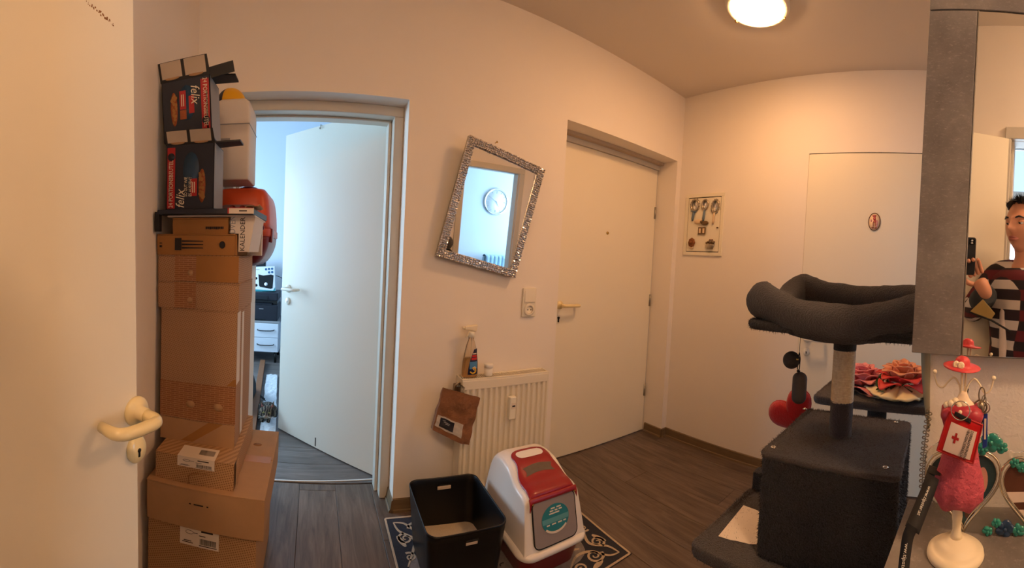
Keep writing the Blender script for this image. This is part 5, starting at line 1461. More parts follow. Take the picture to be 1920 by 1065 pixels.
for k, (dx, dy, dz, a, tl, s) in enumerate(((0, 0, .02, 0, 20, .06), (.0, -.035, .01, 1, 40, .055), (-.01, -.07, .01, .4, 55, .06), (.01, .01, .035, -1, 10, .05), (0, -.02, .0, 2, 60, .05), (-.012, -.11, .012, .2, 60, .06))):
    o = bpy.data.objects.new('leaf', lm); col.objects.link(o); o.parent = lf; o.location = (dx, dy, dz); o.rotation_euler = (Matrix.Rotation(pi / 2 + a, 4, 'Z') @ Matrix.Rotation(radians(tl), 4, 'X')).to_euler(); o.scale = (s, s, s)
for k in range(4): MB().ball((-.014, -.006 - .004 * k, .03 + .013 * k), (.007, .006, .007), 8, 6).build('blossom', 'cream_wax', lf)

# ================================================================== MIRROR WALL: CONCRETE FRAMED MIRROR, SHELF AND THE THINGS ON IT
t = thing('framed_mirror', 'large wall mirror with a wide concrete look frame on its left and top', 'mirror', CP(.4, 1.143, 0))
b = MB().at(CM); b.box(-.034, .0505, 1.143, 1.7445, .002, .030); b.build('stile', 'concrete_laminate', t, bevel=.0012)
b = MB().at(CM); b.box(-.034, .80, 1.7462, 1.985, .002, .0305); b.build('header', 'concrete_laminate', t, bevel=.0012)
b = MB().at(CM); b.box(.0515, .80, 1.1425, 1.7445, .002, .024); b.build('backing', 'grey_print', t)
b = MB().at(CM); b.box(.0515, .0533, 1.1425, 1.7445, .024, .0302); b.box(.0533, .80, 1.1425, 1.1445, .024, .0302); b.build('metal_edge', 'steel', t)['kind'] = 'stuff'
b = MB().at(CM); b.box(.0533, .80, 1.1445, 1.7440, .024, .0285); b.build('glass', 'mirror_glass', t)
b = MB()
def strp(a, c):
    z = 1.150 - .142 * c; s0 = -.021 + .018 * c ** 1.6; s1 = -.0055 + .006 * c ** 1.2
    return CP(s0 + (s1 - s0) * a, z, .002 + .004 * sin(pi * a) * (1 - c))
b.grid(strp, 8, 24); mat('edge_green', (150, 148, 130), .4, metal=.4)
struct(b.build('trim_5', 'edge_green', solid=.003), 'curved grey green edge strip at the end of the mirror wall')
SZ = .880
t = thing('wall_shelf', 'concrete look shelf top under the framed mirror', 'shelf', CP(.4, 0, .2))
b = MB().at(CM); b.box(-.030, 1.0, SZ - .038, SZ, .0, .42); b.build('top', 'concrete_laminate', t, bevel=.0015)
b = MB().at(CM); b.box(.0, .98, .06, SZ - .038, .003, .38); b.build('cabinet_body', 'concrete_laminate', t, bevel=.002)
for k in range(2):
    b = MB().at(CM); b.box(.01 + k * .485, .485 + k * .485, .08, SZ - .045, .381, .398); d_ = b.build('cabinet_door', 'study_white', t, bevel=.002)
    b = MB().at(CM); b.tube([(.455 + k * .06, SZ - .12, .40), (.455 + k * .06, SZ - .12, .42), (.455 + k * .06, SZ - .24, .42), (.455 + k * .06, SZ - .24, .40)], .005, 8); b.build('handle', 'black_plastic', d_)
MB().at(CM).box(.02, .96, 0, .06, .02, .36).build('plinth', 'dark_gap', t)

# jewellery stand: a headless doll in a pink dress
SW = .130; S0 = .062
JM = frame(CP(S0, SZ, SW), CT, -CN, CZ)             # x along the wall, y INTO the hall, z up
JM = Matrix(((CT.x, -CN.x, 0, CP(S0, SZ, SW).x), (CT.y, -CN.y, 0, CP(S0, SZ, SW).y), (0, 0, 1, SZ), (0, 0, 0, 1)))
t = thing('jewellery_stand', 'cream jewellery stand shaped as a pink dress under a pink sun hat', 'jewellery stand', CP(S0, SZ, SW))
J = lambda: MB().at(JM)
J().lathe([(0, 0), (.0395, 0), (.041, .003), (.040, .008), (.034, .012), (.029, .0125), (.027, .017), (.021, .019), (.019, .0205), (.014, .0215), (.0115, .025), (.0, .025)], 40).build('foot', 'cream_lacquer', t)
J().lathe([(.0, .022), (.0085, .024), (.0078, .03), (.0062, .036), (.0066, .046), (.0078, .054), (.0072, .060), (.0056, .064), (.0064, .067), (.0060, .080), (0, .082)], 20).build('turned_post', 'cream_lacquer', t)
b = J(); rings = []
for h, r in ((.070, .002), (.0705, .020), (.073, .030), (.082, .0355), (.095, .0362), (.110, .0335), (.130, .0285), (.150, .0245), (.164, .0235), (.178, .0235)):
    rings.append([((r + .0016 * sin(9 * a + h * 60) * (h < .12)) * cos(a), (r * .80 + .0012 * sin(9 * a) * (h < .12)) * sin(a), h + (.003 * sin(5 * a) if h < .074 else 0)) for a in [2 * pi * k / 44 for k in range(44)]])
b.loft(rings); b.build('dress', 'pink_dress', t)
b = J(); b.lathe([(.0, .162), (.022, .163), (.0260, .180), (.0310, .196), (.0300, .208), (.021, .213), (0, .213)], 28, sy=.78); bst = b.build('bust', 'pink_bust', t)
for s in (-1, 1): J().ball((s * .0150, .013, .199), (.0150, .011, .0125), 16, 12).build('bodice_cup', 'pink_bust', t)
b = J(); rings = []
for h, r in ((.200, .024), (.209, .022), (.214, .016), (.219, .010), (.226, .0065), (.230, .0055)): rings.append([(r * cos(a) * (1.12 if h < .205 else 1), r * .72 * sin(a), h) for a in [2 * pi * k / 28 for k in range(28)]])
b.loft(rings); b.build('shoulders', 'rose_cream', t)
random.seed(8)
for k in range(5): J().ball((-.022 + .006 * k, .010 + .002 * (k % 2), .212 + .003 * (k % 3)), .0052, 10, 8).build('neck_flower', 'cream_lacquer', t)
for x in (-.0032, .0022): J().tube([(x, .002 * (1 if x < 0 else -1), .215), (x, .002 * (1 if x < 0 else -1), .262)], .0017, 8).build('neck_rod', 'cream_lacquer', t)
for s, zz in ((-1, 0), (1, -.004)):
    b = J(); p = smoothpath([V(s * .003, 0, .222), V(s * .006, 0, .238), V(s * .014, .001, .249), V(s * .022, .001, .243), V(s * .030, .001, .234 + zz), V(s * .0385, .001, .238 + zz), V(s * .0425, .001, .253 + zz)], 5); b.tube(p, .0013, 8); hk = b.build('hook_arm', 'cream_lacquer', t)
    J().ball((s * .0425, .001, .2555 + zz), .0034, 12, 8).build('hook_knob', 'cream_lacquer', hk)
b = J(); p = smoothpath([V(.002, .012, .215), V(.004, .016, .20), V(.002, .020, .198), V(-.002, .022, .205)], 5); b.tube(p, .0013, 8); hk = b.build('hook_arm', 'cream_lacquer', t); J().ball((-.002, .0225, .207), .0030, 10, 8).build('hook_knob', 'cream_lacquer', hk)
HM_ = JM @ Matrix.Translation((-.004, .0, .262)) @ Matrix.Rotation(radians(5), 4, 'Y') @ Matrix.Rotation(radians(-5), 4, 'X') @ Matrix.Diagonal((.80, .80, .86, 1))
b = MB().at(HM_); b.lathe([(.0005, .0), (.012, .0005), (.026, .001), (.0335, .003), (.034, .0042), (.026, .0055), (.0155, .006), (.0145, .010), (.0125, .0165), (.008, .0205), (.0005, .0215)], 44); hat = b.build('hat', 'pink_hat', t)
for k, (x, y, r) in enumerate(((-.010, .0135, .0062), (-.0015, .0160, .0065))):
    b = MB().at(HM_ @ Matrix.Translation((x, y, .0095)) @ Matrix.Rotation(radians(-70), 4, 'X'))
    b.lathe([(0, -.004), (r * .8, -.003), (r, .001), (r * .95, .003), (r * .7, .0042), (0, .0045)], 18); fl_ = b.build('hat_rose', 'rose_cream', hat)
    b = MB().at(HM_ @ Matrix.Translation((x, y, .0095)) @ Matrix.Rotation(radians(-70), 4, 'X')); b.tube([(r * (.75 - .028 * k2) * cos(k2 * .55), r * (.75 - .028 * k2) * sin(k2 * .55), .0042) for k2 in range(24)], .0007, 5); b.build('rose_curl', 'cream_wax', fl_)

# red first aid pouch on a ring
WP = .166
def CW(u, v, w): return PP(u, v, CP(0, 0, w), CN)
t = thing('first_aid_pouch', 'red first aid key pouch with a white cross label on the pink jewellery stand', 'pouch', CW(1800, 866, WP))
qc = [CW(u, v, WP) for u, v in ((1780, 771), (1842, 797), (1824, 869), (1757, 844))]
def pq(a, c, e=0):
    top = qc[0].lerp(qc[1], a); bot = qc[3].lerp(qc[2], a); p = bot.lerp(top, c)
    return p - CN * (e + .0035 * max(0, 16 * a * (1 - a) * c * (1 - c)) ** .6)
b = MB(); b.grid(lambda a, c: pq(a, c), 24, 24); b.grid(lambda a, c: pq(1 - a, c, -.008 * max(0, 16 * a * (1 - a) * c * (1 - c)) ** .4), 24, 24); b.build('pouch', 'pouch_red', t)
b = MB(); rimp = [pq(a, 0) for a in [k / 10 for k in range(10)]] + [pq(1, k / 10) for k in range(10)] + [pq(1 - k / 10, 1) for k in range(10)] + [pq(0, 1 - k / 10) for k in range(10)]; b.tube(rimp, .0014, 6, closed=True); b.build('welt', 'red_print', t)
b = MB(); b.grid(lambda a, c: pq(.14 + .76 * a, .07 + .73 * c, .0010), 16, 16); lb = b.build('label', 'pouch_white', t)
def cr(a0, a1, c0, c1):
    return MB().grid(lambda a, c: pq(a0 + (a1 - a0) * a, c0 + (c1 - c0) * c, .0016), 3, 3)
b = cr(.34, .40, .34, .60); g = cr(.27, .47, .435, .505); b.add(g.v, g.f); b.build('red_cross', 'red_print', lb)
ex = (qc[1] - qc[0]).normalized(); ey = (qc[0] - qc[3]).normalized()
ux = ey; uz = -CN; uy = uz.cross(ux).normalized()
for k, s in enumerate(('ÖSTERREICHISCHES', 'JUGENDROTKREUZ')):
    o = pq(.66 + .10 * k, .42, .0018)
    text(s, frame(o, ux, uy, uz), .0050, 'ink', lb, 'lettering', ext=.0002, sx=.92)
b = MB(); b.grid(lambda a, c: pq(.16 + .5 * a, .96 + .10 * c - .03 * a, .001), 8, 3); b.build('strap', 'black_matte', t, solid=.002)
rc = CW(1801, 770, WP + .004)
MB().tube([rc + CT * cos(a) * .0125 + CZ * sin(a) * .0125 for a in [2 * pi * k / 28 for k in range(28)]], .0008, 6, closed=True).build('key_ring', 'chrome', t)

# bunch with a blue tag on the right hook
t = thing('key_bunch', 'pewter charm and blue key tag hanging from the right hook of the jewellery stand', 'keys', CW(1842, 840, .125))
def ringat(u, v, w, r, th, m, nm, rx=1, par=None):
    c = CW(u, v, w); return MB().tube([c + CT * cos(a) * r * rx + CZ * sin(a) * r for a in [2 * pi * k / 24 for k in range(24)]], th, 7, closed=True).build(nm, m, par or t)
ringat(1841, 740, .132, .0105, .0010, 'pewter', 'snap_hook', .42); ringat(1845, 752, .128, .008, .0010, 'chrome', 'snap_hook', .4)
ringat(1838, 763, .131, .0095, .0013, 'pewter', 'split_ring'); ringat(1845, 764, .126, .0085, .0011, 'chrome', 'split_ring')
c = CW(1839, 764, .134); MB().ball(c, (.006, .006, .009), 14, 10).build('owl_charm', 'pewter', t)
b = MB(); k0, k1, k2, k3 = (CW(u, v, .120) for u, v in ((1827, 778), (1845, 778), (1841, 800), (1829, 800))); b.hexa([k3, k2, k2 + CN * .004, k3 + CN * .004], [k0, k1, k1 + CN * .004, k0 + CN * .004]); b.build('black_tab', 'black_matte', t)
b = MB(); k0, k1, k2, k3 = (CW(u, v, .124) for u, v in ((1843, 776), (1852, 776), (1851, 838), (1842, 842))); b.hexa([k3, k2, k2 + CN * .003, k3 + CN * .003], [k0, k1, k1 + CN * .003, k0 + CN * .003]); tg = b.build('blue_tag', 'tag_blue', t, bevel=.0008)
b = MB(); k0, k1, k2, k3 = (CW(u, v, .1246) for u, v in ((1845.5, 785), (1849.5, 785), (1848.5, 824), (1845, 824))); b.hexa([k3, k2, k2 + CN * .0004, k3 + CN * .0004], [k0, k1, k1 + CN * .0004, k0 + CN * .0004]); b.build('tag_insert', 'paper_label', tg)
b = MB(); b.tube([CW(u, v, .12) for u, v in ((1808, 722), (1815, 730), (1813, 742), (1809, 748))], .0012, 6); b.build('ring_piece', 'black_plastic', t)

# black lanyard with printed web address
t = thing('lanyard', 'black lanyard with a printed web address draped beside the jewellery stand', 'lanyard', CW(1697, 1040, .24))
def band(pts, wpx, nm, mtl='lanyard_black'):
    """pts: (u, v, w) centre line, wpx: half width in metres"""
    P = smoothpath([CW(*p) for p in pts], 6); b = MB(); v = []; f = []; n = len(P)
    for i, p in enumerate(P):
        d = (P[min(i + 1, n - 1)] - P[max(i - 1, 0)]).normalized(); s_ = d.cross(CN).normalized(); k = wpx[0] + (wpx[1] - wpx[0]) * i / (n - 1)
        v += [p - s_ * k, p + s_ * k]
    f = [(2 * i, 2 * i + 1, 2 * i + 3, 2 * i + 2) for i in range(n - 1)]
    b.add(v, f, True); return b.build(nm, mtl, t, solid=.0012), P
up_, Pu = band([(1754, 876, .120), (1749, 893, .160), (1740, 920, .178), (1725, 957, .200), (1710, 994, .222)], (.0095, .0095), 'upper_strap')
lo_, Pl = band([(1712, 985, .226), (1703, 1005, .232), (1698, 1035, .24), (1694, 1070, .25), (1690, 1110, .262)], (.0070, .0062), 'lower_strap')
d = (Pu[-2] - Pu[8]).normalized(); s_ = d.cross(-CN).normalized()
o = Pu[len(Pu) // 2 + 2] - CN * .0016
text('www.tipster.at', frame(o, d, -s_ if s_.dot(CT) < 0 else s_, -CN) if False else frame(o + d * .004, d, (-CN).cross(d), -CN), .0066, 'lanyard_print', up_, 'lettering', ext=.0002, sx=1.0)
d = (Pl[-4] - Pl[4]).normalized(); o = Pl[len(Pl) // 2] - CN * .0011
text('www.tipster.at', frame(o + d * .006, d, (-CN).cross(d), -CN), .0066, 'lanyard_print', lo_, 'lettering', ext=.0002)

# double heart photo frame of clear glass with turquoise flowers
t = thing('double_heart_picture', 'clear glass double heart photo frame with turquoise flowers leaning on the mirror wall', 'photo frame', CP(.13, SZ, .03))
WH = .078
FMx = frame(CP(0, 0, WH), CT, CZ, -CN)
def fpx(u, v): p = CW(u, v, WH); return (p - CP0).dot(CT), p.z
def hp(u, v, ru, rv, rot=0, n=48):
    cx, cz = fpx(u, v); o = []
    for k in range(n):
        x, y = heart2(2 * pi * k / n); c_, s_ = cos(rot), sin(rot); o.append((cx + (x * c_ - y * s_) * ru * .00084, cz + (x * s_ + y * c_) * rv * .00084))
    return o
plate = [fpx(u, v) for u, v in ((1733, 870), (1740, 845), (1765, 828), (1800, 826), (1832, 826), (1850, 812), (1872, 816), (1884, 838), (1905, 850), (1935, 845), (1970, 850), (2000, 870), (2010, 920), (1995, 975), (1965, 1000), (1930, 1004), (1905, 1012), (1880, 1014), (1850, 1006), (1820, 1010), (1800, 1000), (1765, 965), (1740, 925))]
pp = [(p[0], max(p[1], SZ + .0012)) for p in [tuple(q)[:2] for q in smoothpath([V(a, c, 0) for a, c in plate], 5, True)]]
b = MB().at(FMx); b.prism(pp, -.006, .0); b.build('glass_plate', 'frame_glass', t, bevel=.0015)
h1 = hp(1806, 908, 74, 86, radians(4)); h2 = hp(1942, 920, 74, 84, radians(-4))
for h, nm in ((h1, 'heart_wire'), (h2, 'heart_wire')):
    MB().at(FMx).tube([(x, z, .0025) for x, z in h], .0022, 7, closed=True).build(nm, 'frame_wire', t)
    cx_ = sum(p[0] for p in h) / len(h); cz_ = sum(p[1] for p in h) / len(h)
    MB().at(FMx).tube([(cx_ + (x - cx_) * .9, cz_ + (z - cz_) * .9, .0020) for x, z in h], .0012, 6, closed=True).build('inner_wire', 'frame_wire', t)
def inner(h, k): 
    cx_ = sum(p[0] for p in h) / len(h); cz_ = sum(p[1] for p in h) / len(h); return [(cx_ + (x - cx_) * k, cz_ + (z - cz_) * k) for x, z in h]
b = MB().at(FMx); b.prism(inner(h1, .88), .0004, .0010); ph1 = b.build('photograph', 'photo_teal', t)
b = MB().at(FMx); b.prism(inner(h2, .88), .0004, .0010); ph2 = b.build('photograph', 'photo_brown', t)
def el(cx, cz, rx, rz, m, nm, par, e=.0012, n=20): return MB().at(FMx).prism([(cx + rx * cos(2 * pi * k / n), cz + rz * sin(2 * pi * k / n)) for k in range(n)], .0010, e).build(nm, m, par)
def elp(u, v, ru, rv, m, nm, par, e=.0012): c = fpx(u, v); return el(c[0], c[1], ru * .00084, rv * .00084, m, nm, par, e)
elp(1842, 900, 10, 24, 'photo_skin', 'pictured_shape', ph1); elp(1834, 942, 13, 12, 'photo_pale', 'pictured_shape', ph1, .0014); elp(1818, 962, 9, 11, 'photo_brown', 'pictured_shape', ph1, .0013)
def quad(ps, par):
    b = MB().at(FMx); b.prism([fpx(*p) for p in ps], .001, .0013); b.build('pictured_shape', 'photo_pale', par)
quad([(1888, 942), (1960, 938), (1960, 920), (1888, 922)], ph2); quad([(1909, 966), (1920, 966), (1920, 955), (1909, 955)], ph2)
def flower(cx, cz, r, m, seed):
    random.seed(seed)
    for k in range(5):
        a = 2 * pi * k / 5 + seed; b = MB().at(FMx); rr_ = random.uniform(.42, .80); b.ball((cx + cos(a) * r * .62, cz + sin(a) * r * .55, .003), (r * rr_, r * random.uniform(.42, .7), .0035), 12, 8); b.build('glass_petal', m, t)
    MB().at(FMx).ball((cx, cz, .006), (r * .30, r * .30, .003), 8, 6).build('glass_bead', m, t)
for k, (u, v, r, m) in enumerate(((1858, 828, 17, 'turquoise'), (1842, 840, 11, 'turquoise'), (1878, 838, 10, 'turquoise'), (1902, 866, 9, 'turquoise'), (1916, 876, 9, 'turquoise'), (1884, 992, 14, 'blue_gem'), (1868, 978, 8, 'turquoise'), (1852, 998, 9, 'turquoise'), (1908, 1000, 11, 'turquoise'))):
    c = fpx(u, v); flower(c[0], max(c[1], SZ + r * .0008), r * .00084, m, k)
# strand of metal beads hanging at the end of the wall
t = thing('bead_strand', 'twisted strand of small metal beads hanging at the edge of the mirror wall', 'bead strand', CP(-.006, .9, .008))
b = MB(); 
for k in range(30):
    z = 1.040 - .0047 * k; s = -.001 - .006 * sin(k / 29 * pi * .7); 
    c = CP(s + .0026 * (1 if k % 2 else -1), z, .008); b.tube([c + CT * cos(a) * .0030 + CZ * sin(a) * .0024 for a in [2 * pi * j / 8 for j in range(8)]], .0011, 5, closed=True)
b.build('beads', 'pewter', t)['kind'] = 'stuff'
MB().tube([CP(-.001, 1.045, .002), CP(-.001, 1.045, .008), CP(-.001, 1.038, .009)], .0008, 5).build('hanger', 'pewter', t)
# ================================================================== CEILING LAMP
mat('lamp_glow', (255, 240, 220), .4, emit=(LAMP_COLOUR, LAMP_STRENGTH))
mat('lamp_glow_soft', (255, 240, 220), .4, emit=((1, .62, .36), 72))
def ceiling_lamp(x, y, label, glow='lamp_glow'):
    lc = Vector((x, y, CEIL))
    t = thing('ceiling_lamp', label, 'lamp', lc)
    MB().at(Matrix.Translation(lc)).lathe([(0, 0), (.150, 0), (.156, -.006), (.158, -.020), (.150, -.030), (.134, -.034), (.132, -.028), (0, -.026)], 48).build('base_ring', 'cream_enamel', t)
    MB().at(Matrix.Translation(lc)).lathe([(.134, -.0285), (.131, -.034), (.118, -.043), (.09, -.052), (.05, -.057), (0.001, -.0585)], 48).build('glass_dome', glow, t)
    for a in (75, 195, 315):
        c_ = lc + Vector((cos(radians(a)) * .142, sin(radians(a)) * .142, -.036))
        MB().box(c_.x - .006, c_.x + .006, c_.y - .006, c_.y + .006, c_.z - .006, c_.z + .006).build('clip', 'brass', t, bevel=.002)
ceiling_lamp(1.676, .904, 'round frosted ceiling lamp glowing above the cat tree end of the hall')
ceiling_lamp(-.25, -1.0, 'second round ceiling lamp lighting the mirror wall from behind the camera', 'lamp_glow_soft')
# ================================================================== IN THE STUDY
t = thing('drawer_unit', 'low white drawer unit carrying the printer in the study', 'drawer unit', (-.66, 4.60, 0))
MB().box(-.93, -.385, 4.40, 4.82, .125, .455).build('body', 'study_white', t, bevel=.002)
MB().box(-.94, -.375, 4.385, 4.83, .455, .478).build('top', 'grey_print', t, bevel=.002)
for z0, z1 in ((.130, .288), (.294, .452)):
    d_ = MB().box(-.925, -.39, 4.382, 4.399, z0, z1).build('drawer', 'study_white', t, bevel=.002)
    zz = (z0 + z1) / 2 + .005
    MB().tube([(-.625, 4.381, zz + .004), (-.622, 4.362, zz), (-.585, 4.358, zz - .005), (-.53, 4.358, zz - .006), (-.475, 4.358, zz - .004), (-.44, 4.362, zz + .001), (-.437, 4.381, zz + .005)], .0055, 8).build('handle', 'black_plastic', d_)
for x, y in ((-.90, 4.43), (-.42, 4.43), (-.90, 4.78), (-.42, 4.78)): MB().lathe([(0, 0), (.014, 0), (.018, .125), (0, .125)], 12, c=(x, y, 0)).build('leg', 'black_plastic', t)
t = thing('printer', 'dark multifunction printer standing on the white drawer unit', 'printer', (-.64, 4.60, .478))
MB().box(-.88, -.405, 4.40, 4.78, .478, .660).build('body', 'printer_dark', t, bevel=.008)
MB().box(-.88, -.405, 4.42, 4.78, .705, .80).build('scanner', 'printer_dark', t, bevel=.012)
MB().box(-.87, -.415, 4.46, 4.78, .655, .71).build('output_slot', 'screen_black', t)
MB().hexa([(-.82, 4.395, .66), (-.47, 4.395, .66), (-.47, 4.46, .66), (-.82, 4.46, .66)], [(-.82, 4.395, .672), (-.47, 4.395, .672), (-.47, 4.46, .68), (-.82, 4.46, .68)]).build('paper_tray', 'printer_dark', t, bevel=.003)
MB().hexa([(-.70, 4.398, .72), (-.52, 4.398, .72), (-.52, 4.42, .72), (-.70, 4.42, .72)], [(-.70, 4.43, .775), (-.52, 4.43, .775), (-.52, 4.44, .775), (-.70, 4.44, .775)]).build('control_panel', 'screen_black', t, bevel=.002)
MB().box(-.615, -.565, 4.3975, 4.3995, .610, .617).build('badge', 'grey_print', t)
MB().box(-.66, -.54, 4.3985, 4.402, .482, .498).build('tray_grip', 'screen_black', t)
t = thing('product_carton', 'white product carton with a black gadget picture on top of the printer', 'box', (-.58, 4.55, .80), Matrix.Rotation(radians(-3), 4, 'Y')); LOCAL.add(t.name)
MB().box(-.13, .135, -.06, .06, .002, .285).build('body', 'study_white', t, bevel=.002)
b = MB(); b.add([(-.055, -.0612, .20), (.0, -.0612, .185), (.09, -.0612, .195), (.12, -.0612, .185), (.105, -.0612, .04), (.085, -.0612, .03), (-.04, -.0612, .055), (-.05, -.0612, .07)], [tuple(range(8))]); gp = b.build('gadget_picture', 'screen_black', t, solid=.0006)
MB().at(FM(.03, -.0618, .085)).lathe([(0, 0), (.020, 0), (.020, .0006), (0, .0006)], 18).build('gadget_button', 'study_white', gp)
mat('icon_blue', (40, 96, 140), .4); mat('print_teal', (40, 140, 150), .4)
for x, z in ((.035, .255), (.07, .258), (.105, .260), (.07, .220), (.105, .222)): MB().at(FM(x, -.0604, z)).lathe([(0, 0), (.0135, 0), (.0135, .001), (.010, .001), (.0095, .0004), (0, .0004)], 18).build('round_icon', 'icon_blue', t)
for z in (.155, .075): MB().at(FM(-.09, -.0604, z)).lathe([(0, 0), (.022, 0), (.022, .001), (0, .001)], 18, sy=.75).build('side_picture', 'screen_black', t)
b = MB(); b.add([(-.13, -.0606, .003), (.134, -.0606, .003), (.134, -.0606, .05), (.11, -.0606, .012), (-.13, -.0606, .03)], [(0, 1, 2, 3, 4)]); b.build('teal_band', 'print_teal', t, solid=.0006)
MB().box(-.12, -.04, -.0612, -.0602, .252, .258).build('print_line', 'grey_print', t)
t = thing('black_screen', 'black device standing behind the product carton in the study', 'device', (-.66, 4.70, .80)); MB().box(-.74, -.585, 4.66, 4.72, .80, 1.15).build('body', 'screen_black', t, bevel=.004); MB().box(-.73, -.595, 4.655, 4.661, .82, 1.14).build('screen', 'screen_black', t)
tag(MB().tube(smoothpath([V(-.46, 4.62, .98), V(-.42, 4.63, .97), V(-.38, 4.66, .95), V(-.30, 4.80, .93), V(-.28, 4.855, .93)], 6), .004, 6).build('power_cable', 'black_matte'), 'black cable running from the devices to the study wall', 'cable')
# white fluffy runner, wooden batten
t = thing('fluffy_runner', 'narrow white fluffy runner on the study floor under the cat', 'rug', (-.34, 3.2, 0))
def rn(a, c):
    y = 2.50 + 1.42 * c; xm = -.275 - .125 * c; x = xm - .055 + .11 * a * 1.0
    return (x - .0 + .006 * mnoise.noise(V(c * 9, a * 2, 1)), y, .016 + .010 * mnoise.noise(V(x * 30, y * 22, 2)))
b = MB(); b.grid(rn, 24, 90); b.build('pile', 'fur_white', t, solid=.012)
t = thing('wooden_batten', 'long brown wooden batten lying beside the white runner', 'batten', (-.45, 3.4, 0))
b = MB(); b.hexa([(-.405, 2.40, 0), (-.350, 2.40, 0), (-.522, 4.34, 0), (-.577, 4.34, 0)], [(-.405, 2.40, .05), (-.350, 2.40, .05), (-.522, 4.34, .05), (-.577, 4.34, .05)]); b.build('beam', 'wood_strip', t, bevel=.003)
MB().hexa([(-.349, 3.2, .002), (-.347, 3.2, .002), (-.352, 3.25, .002), (-.354, 3.25, .002)], [(-.421, 3.2, .052), (-.419, 3.2, .052), (-.424, 3.25, .052), (-.426, 3.25, .052)]).build('joint', 'dark_gap', t)
t = thing('dark_bag', 'dark bag slumped behind the tall carton in the study', 'bag', (-.56, 3.1, 0)); LOCAL.add(t.name)
b = MB(); b.loft([[(x, y, z) for x, y in rrect(-.09 * k, .09 * k, -.28 * k, .28 * k, .06 * k, 4)] for z, k in ((0, .9), (.03, 1), (.12, .97), (.2, .8), (.24, .5))]); b.build('body', 'black_matte', t)
MB().box(-.03, .03, -.20, .20, .238, .246).build('zip_cover', 'printer_dark', t, bevel=.003)
# two small hooks over the top of the study door
for u, v, s in ((602, 237, 'first'), (646, 229, 'second')):
    q = on2(u, v + 4); top = 2.055
    c_ = V(q.x, q.y, top)
    t = thing('over_door_hook', 'small metal hook over the study door, ' + ('nearer its handle edge' if s == 'first' else 'nearer its hinge edge'), 'hook', c_, None, 'hooks over the study door')
    MB().tube([c_ + dn * .005 - V(0, 0, .02), c_ + dn * .005 + V(0, 0, .003), c_ - dn * .044 + V(0, 0, .003), c_ - dn * .044 - V(0, 0, .03)], .0025, 6).build('strap', 'steel', t)
    MB().ball(c_ + dn * .010 - V(0, 0, .020), .006, 8, 6).build('hook_tip', 'steel', t)

# ------------------------------------------------------------------ skinned figures
def skin(points, edges, radii, sub=2):
    me = bpy.data.meshes.new('sk'); me.from_pydata([tuple(p) for p in points], edges, [])
    o = bpy.data.objects.new('sk', me); col.objects.link(o)
    o.modifiers.new('skin', 'SKIN')
    sv = me.skin_vertices[0].data
    for i, r in enumerate(radii):
        sv[i].radius = r if isinstance(r, tuple) else (r, r)
        sv[i].use_root = i == 0
    if sub:
        s_ = o.modifiers.new('s', 'SUBSURF'); s_.levels = sub; s_.render_levels = sub
    dg = bpy.context.evaluated_depsgraph_get(); ev = o.evaluated_get(dg); m = ev.to_mesh()
    v = [tuple(x.co) for x in m.vertices]; f = [tuple(p.vertices) for p in m.polygons]
    ev.to_mesh_clear(); bpy.data.objects.remove(o); bpy.data.meshes.remove(me)
    return v, f

# tabby cat looking towards the camera
cx, cy = -.306, 2.83
t = thing('cat', 'tabby cat sitting on the white runner and looking into the hall', 'cat', (cx, cy, .012))
b = MB()
P = [(cx - .04, cy + .16, .066), (cx - .045, cy + .08, .072), (cx - .040, cy + .01, .072), (cx - .024, cy - .030, .078), (cx - .012, cy - .05, .088),
     (cx - .045, cy - .0, .055), (cx - .047, cy - .02, .028), (cx - .046, cy - .045, .020), (cx + .006, cy - .0, .055), (cx + .004, cy - .02, .028), (cx + .0, cy - .045, .020),
     (cx - .075, cy + .14, .05), (cx - .085, cy + .09, .03), (cx - .08, cy + .05, .024), (cx + .035, cy + .14, .05), (cx + .045, cy + .09, .03), (cx + .04, cy + .05, .024),
     (cx - .03, cy + .23, .05), (cx - .08, cy + .27, .03), (cx - .12, cy + .22, .027)]
E_g = [(0, 1), (1, 2), (2, 3), (3, 4), (2, 5), (5, 6), (6, 7), (2, 8), (8, 9), (9, 10), (0, 11), (11, 12), (12, 13), (0, 14), (14, 15), (15, 16), (0, 17), (17, 18), (18, 19)]
Rr = [.062, .066, .058, .045, .036, .022, .016, .016, .022, .016, .016, .034, .020, .015, .034, .020, .015, .022, .014, .011]
v, f = skin(P, E_g, [r * .8 for r in Rr]); b.add(v, f, True)
hc = V(cx - .002, cy - .084, .120)
def cath(a, c):
    th = 2 * pi * a; ph = -pi / 2 + pi * c
    x, y, z = cos(ph) * cos(th) * .056, cos(ph) * sin(th) * .044, sin(ph) * .046
    mz = math.exp(-((x / .022) ** 2 + ((z + .012) / .018) ** 2))
    if y < 0: y -= .017 * mz
    if y < 0: y += .004 * (math.exp(-(((abs(x) - .020) / .009) ** 2 + ((z - .008) / .008) ** 2)))
    return hc + V(x, y, z)
b.grid(cath, 32, 20)
for s in (-1, 1):
    e = hc + V(s * .034, .004, .034); tip = hc + V(s * .046, .004, .078)
    b.loft([[e + V(s * .017, -.004, -.012), e + V(0, -.013, .002), e + V(-s * .017, -.002, .006), e + V(0, .012, .0)], [e.lerp(tip, .55) + V(s * .009, -.002, 0), e.lerp(tip, .55) + V(0, -.006, 0), e.lerp(tip, .55) + V(-s * .009, 0, 0), e.lerp(tip, .55) + V(0, .006, 0)], [tip + V(s * .001, 0, 0), tip + V(0, -.001, 0), tip + V(-s * .001, 0, 0), tip + V(0, .001, 0)]])
b.build('body', 'tabby_fur', t)
